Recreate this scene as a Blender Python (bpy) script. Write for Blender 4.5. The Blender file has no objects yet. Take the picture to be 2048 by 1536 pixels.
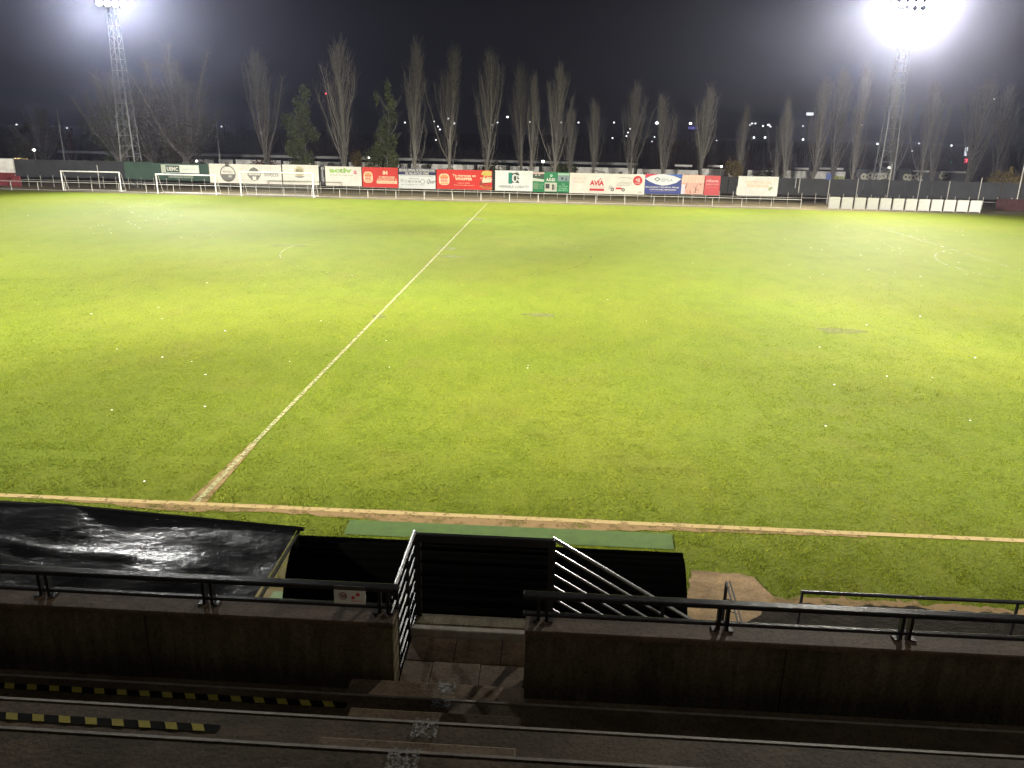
import bpy, math, random
import numpy as np
from mathutils import Vector, Matrix

C = bpy.context
S = C.scene
COL = S.collection
R_ = math.radians
rng = random.Random(7)

# ------------------------------------------------------------------ camera
H, FPX, PITCH, ROLL, YAW = 7.1, 1550.0, 18.1, 1.13, 3.0
_p, _r, _y = R_(PITCH), R_(ROLL), R_(YAW)
FW = Vector((-math.sin(_y) * math.cos(_p), math.cos(_y) * math.cos(_p), -math.sin(_p)))
_R0 = Vector((math.cos(_y), math.sin(_y), 0))
_U0 = _R0.cross(FW)
RT = _R0 * math.cos(_r) + _U0 * math.sin(_r)
UP = -_R0 * math.sin(_r) + _U0 * math.cos(_r)
CAM = Vector((0, 0, H))
cd = bpy.data.cameras.new("camera")
cam = bpy.data.objects.new("camera", cd)
COL.objects.link(cam)
cd.sensor_fit = 'HORIZONTAL'
cd.sensor_width = 36
cd.lens = FPX / 2048 * 36
cd.clip_start = 0.05
cd.clip_end = 3000
M = Matrix((RT, UP, -FW)).transposed().to_4x4()
M.translation = CAM
cam.matrix_world = M
S.camera = cam

# ------------------------------------------------------------------ night sky
W = bpy.data.worlds.new("World")
S.world = W
W.use_nodes = True
bg = W.node_tree.nodes["Background"]
bg.inputs[0].default_value = (0.0035, 0.0035, 0.005, 1)
bg.inputs[1].default_value = 1.0

S.view_settings.view_transform = 'Standard'
S.view_settings.look = 'None'
S.view_settings.exposure = 0
S.view_settings.gamma = 1
S.view_settings.use_curve_mapping = False
S.cycles.use_denoising = True
S.cycles.max_bounces = 5
S.cycles.diffuse_bounces = 3
S.cycles.glossy_bounces = 2
S.cycles.transparent_max_bounces = 6
S.cycles.volume_bounces = 0
S.cycles.sample_clamp_indirect = 3

TOWERS = [(-49.4, 90.6), (35.8, 90.6)]
NEAR_TOWERS = [(-48.5, 2.0), (36.5, 2.0)]
TOWER_H = 19.6


def spot(name, loc, target, power, angle, blend, color, radius=0.7):
    l = bpy.data.lights.new(name, 'SPOT')
    l.energy = power
    l.spot_size = R_(angle)
    l.spot_blend = blend
    l.shadow_soft_size = radius
    l.color = color
    o = bpy.data.objects.new(name, l)
    COL.objects.link(o)
    o.location = loc
    o.rotation_euler = (Vector(target) - Vector(loc)).to_track_quat('-Z', 'Y').to_euler()
    return o


WARM = (1.0, 0.95, 0.82)
COOL = (0.93, 0.96, 1.0)
K = 1.0
BEAMCOL = [(0.96, 0.96, 0.92), (1.0, 0.95, 0.82), (1.0, 0.95, 0.84), (1.0, 0.95, 0.84)]
# every beam: (mast, aimed x, aimed y, cone, candela); masts 0 and 1 stand beyond the far fence
# with their racks in view, 2 and 3 are the matching masts beside the stand, out of view
BEAMS = [(2, 34, 58, 24, 123057), (1, -34, 24, 24, 108110), (3, -34, 46, 24, 74250), (0, 26, 46, 24, 55253), (2, -44, 24, 66, 49078), (3, -44, 46, 40, 43640), (0, 34, 46, 66, 36213), (2, 16, 24, 24, 36096), (1, -34, 70, 40, 34093), (1, -34, 46, 24, 32818), (2, -4, 24, 40, 29924), (1, -24, 58, 66, 23012), (3, 34, 34, 40, 19679), (2, -24, 24, 24, 18929), (3, 16, 34, 24, 18746), (3, 6, 34, 24, 17055), (3, 34, 82, 40, 16102), (2, -44, 82, 40, 14780), (3, 26, 34, 24, 12352), (3, 6, 24, 40, 11025), (3, 6, 82, 24, 10525), (2, -24, 70, 24, 9938), (3, 6, 58, 66, 9205), (0, -24, 58, 24, 8088), (0, -44, 70, 66, 7715), (3, -4, 82, 24, 7714), (3, -4, 34, 66, 6107), (0, -34, 82, 40, 5975), (3, 34, 82, 24, 5905), (2, -44, 70, 24, 4925), (2, -4, 82, 24, 4728), (0, -34, 70, 24, 4666), (0, 34, 82, 66, 4207), (1, 34, 70, 66, 1868), (0, -7, 20, 150, 7500), (1, -7, 20, 150, 18000)]
MASTS = [(-49.4, 89.3, 19.9), (35.8, 89.3, 19.9), (-48.5, 3.3, 19.9), (36.5, 3.3, 19.9)]
for (mi_, bx_, by_, cone_, cd_) in BEAMS:
    spot("floodlight_beam", MASTS[mi_], (bx_, by_, 0), 4 * math.pi * cd_ * K, cone_, 1.0, BEAMCOL[mi_])


# ------------------------------------------------------------------ pixel -> world measuring
def ray(px, py):
    return FW * FPX + RT * (px - 1024) + UP * (768 - py)


def atz(px, py, z=0.0):
    d = ray(px, py)
    return CAM + d * ((z - H) / d.z)


def aty(px, py, Y):
    d = ray(px, py)
    return CAM + d * (Y / d.y)


# ------------------------------------------------------------------ materials
def newmat(name):
    m = bpy.data.materials.new(name)
    m.use_nodes = True
    nt = m.node_tree
    return m, nt, nt.nodes["Principled BSDF"]


def noise(nt, scale, detail=4, rough=0.6, vec=None, stretch=None):
    tc = nt.nodes.new("ShaderNodeTexCoord")
    out = tc.outputs["Object"]
    if stretch:
        mp = nt.nodes.new("ShaderNodeMapping")
        mp.inputs["Scale"].default_value = stretch
        nt.links.new(out, mp.inputs[0])
        out = mp.outputs[0]
    n = nt.nodes.new("ShaderNodeTexNoise")
    n.inputs["Scale"].default_value = scale
    n.inputs["Detail"].default_value = detail
    n.inputs["Roughness"].default_value = rough
    nt.links.new(out, n.inputs["Vector"])
    return n.outputs["Fac"]


def ramp(nt, fac, stops):
    r = nt.nodes.new("ShaderNodeValToRGB")
    e = r.color_ramp.elements
    while len(e) < len(stops):
        e.new(0.5)
    for k, (p, c) in enumerate(stops):
        e[k].position = p
        e[k].color = (*c, 1) if len(c) == 3 else c
    nt.links.new(fac, r.inputs[0])
    return r.outputs[0]


def mix(nt, a, b, fac, mode='MIX'):
    m = nt.nodes.new("ShaderNodeMix")
    m.data_type = 'RGBA'
    m.blend_type = mode
    for sock, v in ((m.inputs[6], a), (m.inputs[7], b), (m.inputs[0], fac)):
        if isinstance(v, (int, float)):
            sock.default_value = v
        elif isinstance(v, tuple):
            sock.default_value = (*v, 1)
        else:
            nt.links.new(v, sock)
    return m.outputs[2]


def bump(nt, b, fac, strength, dist):
    n = nt.nodes.new("ShaderNodeBump")
    n.inputs["Strength"].default_value = strength
    n.inputs["Distance"].default_value = dist
    nt.links.new(fac, n.inputs["Height"])
    nt.links.new(n.outputs[0], b.inputs["Normal"])


def mat(name, col, rough=0.6, metal=0.0, var=0.25, scale=3.0, bmp=0.15, dist=0.01, spec=0.5):
    m, nt, b = newmat(name)
    f = noise(nt, scale, 5, 0.65)
    lo = tuple(c * (1 - var) for c in col)
    hi = tuple(min(1, c * (1 + var)) for c in col)
    nt.links.new(ramp(nt, f, [(0.3, lo), (0.7, hi)]), b.inputs["Base Color"])
    b.inputs["Roughness"].default_value = rough
    b.inputs["Metallic"].default_value = metal
    b.inputs["Specular IOR Level"].default_value = spec
    if bmp:
        bump(nt, b, noise(nt, scale * 6, 3), bmp, dist)
    return m


def emit(name, col, strength):
    m, nt, b = newmat(name)
    b.inputs["Base Color"].default_value = (0.05, 0.05, 0.05, 1)
    b.inputs["Emission Color"].default_value = (*col, 1)
    b.inputs["Emission Strength"].default_value = strength
    return m


def worn(name, col, lo=0.42, hi=0.55, scale=14, rough=0.7):
    """a coat that has worn off in patches"""
    m, nt, b = newmat(name)
    b.inputs["Base Color"].default_value = (*col, 1)
    b.inputs["Roughness"].default_value = rough
    a = ramp(nt, noise(nt, scale, 6, 0.75), [(lo, (0, 0, 0)), (hi, (1, 1, 1))])
    nt.links.new(a, b.inputs["Alpha"])
    return m


def pos_mask(nt, axis, lo, hi):
    tc = nt.nodes.new("ShaderNodeTexCoord")
    s = nt.nodes.new("ShaderNodeSeparateXYZ")
    nt.links.new(tc.outputs["Object"], s.inputs[0])
    mr = nt.nodes.new("ShaderNodeMapRange")
    mr.inputs[1].default_value = lo
    mr.inputs[2].default_value = hi
    nt.links.new(s.outputs[axis], mr.inputs[0])
    return mr.outputs[0]


def grass_mat(name, blades=False):
    m, nt, b = newmat(name)
    big = noise(nt, 0.09, 3, 0.5)
    mid = noise(nt, 0.8, 5, 0.7, stretch=(1, 0.6, 1))
    fine = noise(nt, 9 if not blades else 5, 5, 0.8)
    c = ramp(nt, big, [(0.32, (0.094, 0.124, 0.0105)), (0.68, (0.108, 0.127, 0.0115))])
    c2 = ramp(nt, mid, [(0.3, (0.84, 0.88, 0.8)), (0.52, (1, 1, 1)), (0.78, (1.12, 1.05, 1.05))])
    c = mix(nt, c, c2, 1.0, 'MULTIPLY')
    c3 = ramp(nt, fine, [(0.3, (0.62, 0.68, 0.55)), (0.5, (1, 1, 1)), (0.72, (1.35, 1.2, 1.15))])
    c = mix(nt, c, c3, 0.9, 'MULTIPLY')
    # older, paler turf far out; more brown near the left corner
    yel = ramp(nt, noise(nt, 0.35, 6, 0.75), [(0.52, (0, 0, 0)), (0.72, (1, 1, 1))])
    c = mix(nt, c, (0.105, 0.095, 0.022), mix(nt, (0, 0, 0), yel, 0.4))
    if blades:
        g = nt.nodes.new("ShaderNodeNewGeometry")
        c4 = ramp(nt, g.outputs["Random Per Island"], [(0.0, (0.75, 0.85, 0.7)), (0.6, (1.2, 1.25, 1.1)), (1.0, (1.9, 1.7, 1.4))])
        c = mix(nt, c, c4, 1.0, 'MULTIPLY')
    nt.links.new(c, b.inputs["Base Color"])
    b.inputs["Roughness"].default_value = 0.8
    b.inputs["Specular IOR Level"].default_value = 0.06
    if not blades:
        bump(nt, b, noise(nt, 22, 5, 0.8), 0.7, 0.05)
    return m


def concrete(name, col, spec=0.12, streak=False):
    m, nt, b = newmat(name)
    c = ramp(nt, noise(nt, 1.3, 6, 0.7), [(0.3, tuple(k * .62 for k in col)), (0.7, tuple(k * 1.3 for k in col))])
    st = ramp(nt, noise(nt, 2.2, 6, 0.75, stretch=(3.5, 1, .35) if streak else (.7, 1.6, 1)), [(0.40, (1, 1, 1)), (0.62, (.5, .47, .42))])
    c = mix(nt, c, st, .8, 'MULTIPLY')
    sp = ramp(nt, noise(nt, 34, 3, 0.6), [(0.34, (.55, .52, .48)), (0.48, (1, 1, 1)), (0.7, (1.2, 1.2, 1.2))])
    c = mix(nt, c, sp, .8, 'MULTIPLY')
    nt.links.new(c, b.inputs["Base Color"])
    b.inputs["Roughness"].default_value = .68
    b.inputs["Specular IOR Level"].default_value = spec
    bump(nt, b, noise(nt, 26, 5, .7), .5, .008)
    return m


MT = dict(
    grass=grass_mat("pitch_grass"), blade=grass_mat("grass_blades", True),
    rough=mat("rough_ground", (0.085, 0.064, 0.024), 0.9, var=0.5, scale=0.6, bmp=0.6, dist=0.05),
    chalk=worn("chalk_line", (0.22, 0.21, 0.085), 0.34, 0.55, 9),
    chalk_faint=worn("faint_chalk_line", (0.155, 0.17, 0.05), 0.46, 0.62, 1.3),
    worn_edge=worn("worn_soil", (0.17, 0.105, 0.035), 0.30, 0.52, 2.6, 0.95),
    worn_turf=worn("worn_turf", (0.090, 0.092, 0.016), 0.38, 0.62, 3.5, 0.95),
    touch=worn("sandy_touchline", (0.30, 0.22, 0.085), 0.30, 0.48, 5, 0.95),
    sand=concrete("sandy_soil", (0.23, 0.15, 0.068)),
    mat_green=mat("green_turf_mat", (0.040, 0.080, 0.007), 0.85, var=0.2, scale=5, bmp=0.4),
    mat_pale=mat("pale_turf_mat", (0.10, 0.15, 0.07), 0.85, var=0.25, scale=3, bmp=0.4),
    wet_dark=mat("wet_black_sheeting", (0.012, 0.009, 0.006), 0.75, var=0.8, scale=2.5, bmp=1.0, dist=0.02, spec=0.03),
    concrete=concrete("weathered_concrete", (0.115, 0.085, 0.053)),
    concrete2=concrete("parapet_concrete", (0.15, 0.125, 0.078), streak=True),
    edge=mat("worn_step_edge", (0.26, 0.23, 0.19), 0.5, var=0.35, scale=6, bmp=0.3),
    coping=concrete("coping_concrete", (0.155, 0.11, 0.078)),
    slab=concrete("paving_slab", (0.17, 0.125, 0.082)),
    black=mat("black_painted_steel", (0.006, 0.006, 0.0065), 0.35, var=0.3, bmp=0.25, scale=9, spec=0.5),
    wetsteel=mat("wet_painted_steel", (0.05, 0.05, 0.055), 0.24, metal=0.6, var=0.3, bmp=0.3, scale=9),
    shell=mat("black_plastic_shell", (0.0025, 0.0027, 0.0025), 1.0, var=0.3, bmp=0, spec=0.0),
    galv=mat("galvanised_steel", (0.45, 0.45, 0.44), 0.45, metal=0.3, var=0.2, bmp=0.1),
    bars=mat("polished_wet_steel", (0.28, 0.28, 0.29), 0.25, metal=1.0, var=0.1, bmp=0.1, scale=9),
    mast=mat("dull_galvanised_lattice", (0.22, 0.22, 0.23), 0.8, var=0.2, bmp=0),
    hoard=mat("dull_white_hoarding", (0.56, 0.55, 0.52), 0.6, var=0.08, bmp=0.05),
    bead=mat("rain_beads", (0.25, 0.25, 0.26), 0.12, metal=0.9, var=0.1, bmp=0),
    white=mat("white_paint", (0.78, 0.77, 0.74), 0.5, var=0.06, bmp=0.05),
    rail=mat("weathered_white_rail", (0.42, 0.40, 0.36), 0.6, var=0.2, bmp=0.1),
    net=mat("goal_net", (0.45, 0.45, 0.42), 0.8, var=0.1, bmp=0),
    screen=mat("dark_windbreak_mesh", (0.032, 0.033, 0.036), 0.9, var=0.25, scale=0.8, bmp=0.3),
    screen_g=mat("green_windbreak_mesh", (0.045, 0.085, 0.062), 0.9, var=0.2, scale=0.8, bmp=0.3),
    bark=mat("pale_bark", (0.27, 0.25, 0.21), 0.9, var=0.3, bmp=0),
    twig=mat("bare_twigs", (0.17, 0.15, 0.13), 0.9, var=0.3, bmp=0),
    redtwig=mat("reddish_twigs", (0.07, 0.048, 0.042), 0.9, var=0.3, bmp=0),
    leafg=mat("green_leaves", (0.085, 0.10, 0.03), 0.8, var=0.5, scale=0.9, bmp=0),
    leafb=mat("brownish_leaves", (0.085, 0.075, 0.038), 0.8, var=0.5, scale=0.9, bmp=0),
    leafy=mat("yellow_leaves", (0.17, 0.12, 0.035), 0.8, var=0.5, scale=0.9, bmp=0),
    leafr=mat("red_leaves", (0.13, 0.05, 0.03), 0.8, var=0.5, scale=0.9, bmp=0),
    shed=mat("dark_shed_roof", (0.07, 0.065, 0.06), 0.8, var=0.3, scale=0.5, bmp=0.1),
    fascia=mat("pale_fascia", (0.26, 0.26, 0.25), 0.7, var=0.4, scale=0.7, bmp=0.1),
    wallw=mat("whitewashed_wall", (0.78, 0.76, 0.72), 0.85, var=0.25, scale=0.9, bmp=0.2),
    wallr=mat("red_painted_wall", (0.16, 0.025, 0.03), 0.8, var=0.3, scale=0.9, bmp=0.2),
    pillar=mat("dark_pillar", (0.03, 0.028, 0.026), 0.8, bmp=0),
    building=mat("grey_render", (0.10, 0.10, 0.105), 0.85, var=0.2, bmp=0.1),
    lamp=emit("floodlight_glow", (1.0, 0.99, 0.96), 60),
    street=emit("street_lamp_glow", (1.0, 0.97, 0.88), 5),
    street2=emit("far_street_lamp_glow", (0.95, 0.97, 1.0), 2.6),
    redlamp=emit("red_light_glow", (1.0, 0.07, 0.12), 3.5),
    greenlamp=emit("green_light_glow", (0.1, 1.0, 0.55), 1.2),
    bluelamp=emit("blue_light_glow", (0.25, 0.25, 1.0), 0.5),
    yellowlamp=emit("yellow_sign_glow", (1.0, 0.72, 0.3), 1.3),
    signlamp=emit("lit_sign_glow", (0.9, 0.95, 1.0), 1.2),
    tape_y=mat("yellow_tape", (0.36, 0.31, 0.06), 0.7, spec=0.1, var=0.2, scale=8, bmp=0.1),
    tape_b=mat("black_tape", (0.008, 0.008, 0.008), 0.8, spec=0.05, bmp=0.1),
    stencil=worn("worn_white_stencil", (0.30, 0.30, 0.29), 0.46, 0.60, 42, 0.8),
)
PR = {}


def paint(r, g, b):
    """print colour given as it looks in sRGB 0-255"""
    k = (r, g, b)
    if k not in PR:
        f = lambda c: ((c / 255 + 0.055) / 1.055) ** 2.4 if c > 10 else c / 255 / 12.92
        PR[k] = mat("print_%02x%02x%02x" % k, tuple(f(c) for c in k), 0.55, var=0.11, scale=0.9, bmp=0.03)
    return PR[k]


# ------------------------------------------------------------------ helpers
def base_of(o):
    v = Vector((0, 0, 0))
    while o is not None:
        v += o.location
        o = o.parent
    return v


class MB:
    def __init__(s):
        s.v, s.f, s.mi = [], [], []

    def quad(s, a, b, c, d, mi=0):
        n = len(s.v)
        s.v += [tuple(a), tuple(b), tuple(c), tuple(d)]
        s.f.append((n, n + 1, n + 2, n + 3))
        s.mi.append(mi)
        return s

    def poly(s, pts, mi=0):
        n = len(s.v)
        s.v += [tuple(p) for p in pts]
        s.f.append(tuple(range(n, n + len(pts))))
        s.mi.append(mi)
        return s

    def box(s, a, b, mi=0):
        (x0, y0, z0), (x1, y1, z1) = a, b
        n = len(s.v)
        s.v += [(x0, y0, z0), (x1, y0, z0), (x1, y1, z0), (x0, y1, z0), (x0, y0, z1), (x1, y0, z1), (x1, y1, z1), (x0, y1, z1)]
        for q in ((0, 3, 2, 1), (4, 5, 6, 7), (0, 1, 5, 4), (1, 2, 6, 5), (2, 3, 7, 6), (3, 0, 4, 7)):
            s.f.append(tuple(n + i for i in q))
            s.mi.append(mi)
        return s

    def tube(s, a, b, r0, r1=None, n=6, cap=True, mi=0):
        a, b = Vector(a), Vector(b)
        r1 = r0 if r1 is None else r1
        d = (b - a).normalized()
        u = d.cross(Vector((0, 0, 1)) if abs(d.z) < 0.9 else Vector((1, 0, 0))).normalized()
        w = d.cross(u)
        k = len(s.v)
        for c, r in ((a, r0), (b, r1)):
            for i in range(n):
                t = 2 * math.pi * (i + 0.5) / n
                s.v.append(tuple(c + (u * math.cos(t) + w * math.sin(t)) * r))
        for i in range(n):
            j = (i + 1) % n
            s.f.append((k + i, k + j, k + n + j, k + n + i))
            s.mi.append(mi)
        if cap:
            s.f.append(tuple(k + i for i in reversed(range(n))))
            s.f.append(tuple(k + n + i for i in range(n)))
            s.mi += [mi, mi]
        return s

    def path(s, pts, r, n=5, mi=0):
        for p, q in zip(pts[:-1], pts[1:]):
            s.tube(p, q, r, r, n, mi=mi)
        return s

    def build(s, name, m, parent=None, smooth=False, bevel=0):
        off = base_of(parent)
        me = bpy.data.meshes.new(name)
        me.from_pydata([(x - off.x, y - off.y, z - off.z) for x, y, z in s.v], [], s.f)
        ms = m if isinstance(m, (list, tuple)) else [m]
        for q in ms:
            me.materials.append(q)
        if len(ms) > 1:
            me.polygons.foreach_set('material_index', s.mi)
        if smooth:
            me.polygons.foreach_set('use_smooth', [True] * len(s.f))
        me.update()
        o = bpy.data.objects.new(name, me)
        COL.objects.link(o)
        if parent:
            o.parent = parent
        if bevel:
            b = o.modifiers.new("bevel", 'BEVEL')
            b.width = bevel
            b.segments = 2
            b.limit_method = 'ANGLE'
        return o


def tag(o, label=None, cat=None, group=None, kind=None):
    for k, v in (("label", label), ("category", cat), ("group", group), ("kind", kind)):
        if v:
            o[k] = v
    return o


def empty(name, loc, label, cat, group=None):
    o = bpy.data.objects.new(name, None)
    COL.objects.link(o)
    o.location = loc
    o.empty_display_size = 0.3
    return tag(o, label, cat, group)


def struct(o):
    o["kind"] = "structure"
    return o


def copy_tree(src, loc, scale=None, rotz=None, label=None):
    r = src.copy()
    COL.objects.link(r)
    r.location = loc
    if scale:
        r.scale = scale
    if rotz is not None:
        r.rotation_euler = (0, 0, rotz)
    if label:
        r["label"] = label
    for ch in list(src.children):
        c = ch.copy()
        COL.objects.link(c)
        c.parent = r
        for g in list(ch.children):
            d = g.copy()
            COL.objects.link(d)
            d.parent = c
    return r


def repeat(o, offs, name=None):
    """copies of a part, shifted"""
    out = []
    for d in offs:
        c = o.copy()
        COL.objects.link(c)
        c.location = Vector(o.location) + Vector(d)
        out.append(c)
    return out


def sheet(name, pts, z, m):
    b = MB()
    b.poly([(x, y, z) for x, y in pts])
    return b.build(name, m)


# ------------------------------------------------------------------ ground
g = MB()
g.quad((-1400, -40, -0.012), (1400, -40, -0.012), (1400, 1500, -0.012), (-1400, 1500, -0.012))
struct(g.build("ground", MT['rough']))
PX0, PX1, PY0, PY1 = -60.5, 46.5, 9.9, 81.9
struct(sheet("pitch", [(PX0, PY0), (PX1, PY0), (PX1, PY1), (PX0, PY1)], 0.0, MT['grass']))
CX, CYM, TL = -7.12, 47.0, 13.37
struct(sheet("halfway_line", [(CX + .17, TL - .05), (CX + .28, TL - .05), (CX + .06, 80.6), (CX - .06, 80.6)], 0.012, MT['chalk']))
struct(sheet("worn_line_junction", [(CX + .04, TL + .1), (CX + .42, TL + .1), (CX + .29, 16.5), (CX + .13, 16.5)], 0.008, MT['worn_edge']))
struct(sheet("touchline", [(-40, TL - .07), (35, TL - .07), (35, TL + .07), (-40, TL + .07)], 0.016, MT['touch']))
struct(sheet("far_touchline", [(-57, 80.6), (43, 80.6), (43, 80.72), (-57, 80.72)], 0.012, MT['chalk_faint']))


def blob(name, cx, cy, rx, ry, z, m, n=26, jag=0.25, seed=0):
    q = random.Random(seed)
    ph = [q.uniform(0, 6.28) for _ in range(4)]
    pts = []
    for i in range(n):
        t = 2 * math.pi * i / n
        k = 1 + jag * (0.5 * math.sin(3 * t + ph[0]) + 0.3 * math.sin(5 * t + ph[1]) + 0.25 * math.sin(9 * t + ph[2]))
        pts.append((cx + rx * k * math.cos(t), cy + ry * k * math.sin(t)))
    return struct(sheet(name, pts, z, m))


# worn soil along the near touchline
b = MB()
n = 60
q = random.Random(3)
lo, hi = [], []
for i in range(n + 1):
    x = -9.5 + 15.5 * i / n
    w = 0.10 + 0.30 * math.exp(-((x + 1.0) / 3.2) ** 2) + 0.16 * math.exp(-((x + 7.1) / 1.0) ** 2)
    lo.append((x, TL - 0.04 - w * q.uniform(0.75, 1.25), 0.010))
    hi.append((x, TL + 0.06 + 0.05 * q.random(), 0.010))
for i in range(n):
    b.quad(lo[i], lo[i + 1], hi[i + 1], hi[i])
struct(b.build("worn_touchline_soil", MT['worn_edge']))


def arc(name, cx, cy, r, a0, a1, w, m, z=0.012, n=28):
    b = MB()
    for i in range(n):
        t0, t1 = R_(a0 + (a1 - a0) * i / n), R_(a0 + (a1 - a0) * (i + 1) / n)
        P = lambda t, rr: (cx + rr * math.cos(t), cy + rr * math.sin(t), z)
        b.quad(P(t0, r - w / 2), P(t0, r + w / 2), P(t1, r + w / 2), P(t1, r - w / 2))
    return struct(b.build(name, m))


arc("centre_circle_line", CX, CYM, 9.25, 174, 206, 0.06, MT['chalk'])
arc("centre_circle_line", CX, CYM, 9.25, 325, 362, 0.10, MT['chalk_faint'])
arc("centre_circle_line", CX, CYM, 9.25, 206, 322, 0.06, MT['chalk_faint'])
arc("centre_circle_line", CX, CYM, 9.25, 2, 168, 0.08, MT['chalk_faint'], n=60)
struct(sheet("penalty_area_line", [(26.74, 26.8), (26.86, 26.8), (26.86, 67.1), (26.74, 67.1)], 0.012, MT['chalk_faint']))
struct(sheet("penalty_area_line", [(26.86, 67.0), (43, 67.0), (43, 67.12), (26.86, 67.12)], 0.012, MT['chalk_faint']))
arc("penalty_arc_line", 32.4, CYM, 9.15, 130, 230, 0.12, MT['chalk_faint'])
for k, (px, py, rx, ry, m) in enumerate([(893, 497, .65, .35, 'worn_turf'), (905, 513, .8, .25, 'worn_turf'), (759, 633, .30, .28, 'worn_turf'),
                                         (575, 491, 1.3, .3, 'worn_turf'), (1682, 662, .9, .45, 'worn_turf'), (950, 438, .8, .6, 'worn_turf'),
                                         (1080, 630, .7, .3, 'worn_turf')]):
    p = atz(px, py)
    blob("worn_patch", p.x, p.y, rx, ry, 0.006, MT[m], seed=k)

# surfaces between the touchline and the stand
a, c = atz(700, 1046), atz(1338, 1066)
struct(sheet("green_mat", [(a.x, 12.45), (c.x, 12.45), (c.x + .05, 13.03), (a.x - .03, 13.0)], 0.016, MT['mat_green']))
struct(sheet("pale_mat", [(-4.75, 6.6), (3.4, 6.6), (3.3, 10.55), (-4.3, 10.55)], 0.010, MT['mat_pale']))
pp = [(1383, 1143), (1425, 1146), (1478, 1148), (1508, 1160), (1532, 1182), (1552, 1198), (1640, 1210), (1700, 1235), (1640, 1300), (1380, 1290), (1372, 1200)]
def ragged(pts, amp, seed, step=.12):
    q_ = random.Random(seed)
    out = []
    for (xa_, ya_), (xb_, yb_) in zip(pts, pts[1:] + pts[:1]):
        L_ = math.hypot(xb_ - xa_, yb_ - ya_)
        k_ = max(1, int(L_ / step))
        for i_ in range(k_):
            out.append((xa_ + (xb_ - xa_) * i_ / k_ + q_.gauss(0, amp), ya_ + (yb_ - ya_) * i_ / k_ + q_.gauss(0, amp)))
    return out


struct(sheet("sandy_patch", ragged([tuple(atz(*p).xy) for p in pp], .025, 4), 0.020, MT['sand']))
pp = [(1540, 1218), (1605, 1212), (1750, 1213), (1900, 1222), (2100, 1238), (2300, 1260), (2300, 1500), (1500, 1400), (1470, 1262)]
WETGROUND = struct(sheet("wet_ground_sheeting", ragged([tuple(atz(*p).xy) for p in pp], .03, 6), 0.026, MT['wet_dark']))
pp = [(1540, 1190), (1610, 1196), (1800, 1206), (2100, 1224), (2300, 1245), (2300, 1300), (1540, 1240)]
struct(sheet("soil_margin", ragged([tuple(atz(*p).xy) for p in pp], .04, 5), 0.021, MT['worn_edge']))
pp = [(0, 1060), (600, 1080), (560, 1300), (-300, 1300), (-400, 1060)]
struct(sheet("bare_soil", [tuple(atz(*p).xy) for p in pp], 0.006, MT['rough']))

# grass blades standing on the nearer part of the pitch
rs = np.random.RandomState(5)


def smooth_field(nx, ny, seed):
    r = np.random.RandomState(seed)
    return r.rand(nx, ny)


N = 620000
Yv = 10.0 + 34.0 * rs.rand(N) ** 1.5
Xv = (rs.rand(N) * 2 - 1) * (Yv * 0.70 + 1.6) - 0.05 * Yv
fld = smooth_field(200, 200, 9)
ix = ((Xv * 2.3) % 200).astype(int)
iy = ((Yv * 2.3) % 200).astype(int)
clump = fld[ix, iy]
keep = rs.rand(N) < (0.45 + 0.55 * clump) * np.clip((44 - Yv) / 22, 0, 1)
keep &= ~((np.abs(Yv - TL) < 0.10 + 0.04 * rs.rand(N)))
wear = 0.12 + 0.26 * np.exp(-((Xv + 1.0) / 3.2) ** 2)
keep &= ~((Yv < TL) & (Yv > TL - wear) & (Xv > -9.5) & (Xv < 6) & (rs.rand(N) < 0.85))
keep &= ~((np.abs(Xv - (CX + .225 * np.clip((80.6 - Yv) / 67, 0, 1))) < 0.075) & (Yv > TL))
eg_ = (rs.rand(N) ** 2) * 0.16
keep &= ~((Yv > 12.40 + eg_) & (Yv < 13.06 - eg_ * .5) & (Xv > a.x - .05 + eg_) & (Xv < c.x + .05 - eg_))
keep &= ~((Yv < 10.62) & (Xv > -4.9) & (Xv < 3.4))


def inside(px_list, X, Y):
    P = [atz(*p) for p in px_list]
    r = np.zeros(len(X), bool)
    for i in range(len(P)):
        x0, y0, x1, y1 = P[i].x, P[i].y, P[i - 1].x, P[i - 1].y
        cond = ((y0 > Y) != (y1 > Y)) & (X < (x1 - x0) * (Y - y0) / (y1 - y0 + 1e-9) + x0)
        r ^= cond
    return r


keep &= ~inside([(1379, 1140), (1425, 1143), (1480, 1145), (1512, 1158), (1536, 1180), (1556, 1196), (1640, 1206), (1760, 1208), (2100, 1226), (2300, 1240), (2300, 1600), (1300, 1600), (1370, 1200)], Xv, Yv)
keep &= ~((Yv < 11.6) & (Xv < -4.9))
Xv, Yv = Xv[keep], Yv[keep]
n = len(Xv)
hgt = (0.010 + 0.018 * rs.rand(n)) * (0.8 + 0.5 * clump[keep])
ang = rs.rand(n) * 6.283
lean = (rs.rand(n) - 0.5) * 0.09
wd = 0.0045 + 0.003 * rs.rand(n) + 0.00022 * Yv
V = np.zeros((n, 3, 3), np.float32)
ca, sa = np.cos(ang), np.sin(ang)
V[:, 0] = np.stack([Xv - wd * ca, Yv - wd * sa, np.zeros(n)], 1)
V[:, 1] = np.stack([Xv + wd * ca, Yv + wd * sa, np.zeros(n)], 1)
V[:, 2] = np.stack([Xv - sa * lean + lean * .4, Yv + ca * lean, hgt], 1)
me = bpy.data.meshes.new("grass_blades")
me.vertices.add(3 * n)
me.vertices.foreach_set('co', V.ravel())
me.loops.add(3 * n)
me.loops.foreach_set('vertex_index', np.arange(3 * n, dtype=np.int32))
me.polygons.add(n)
me.polygons.foreach_set('loop_start', np.arange(0, 3 * n, 3, dtype=np.int32))
me.materials.append(MT['blade'])
me.update()
me.validate()
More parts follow.
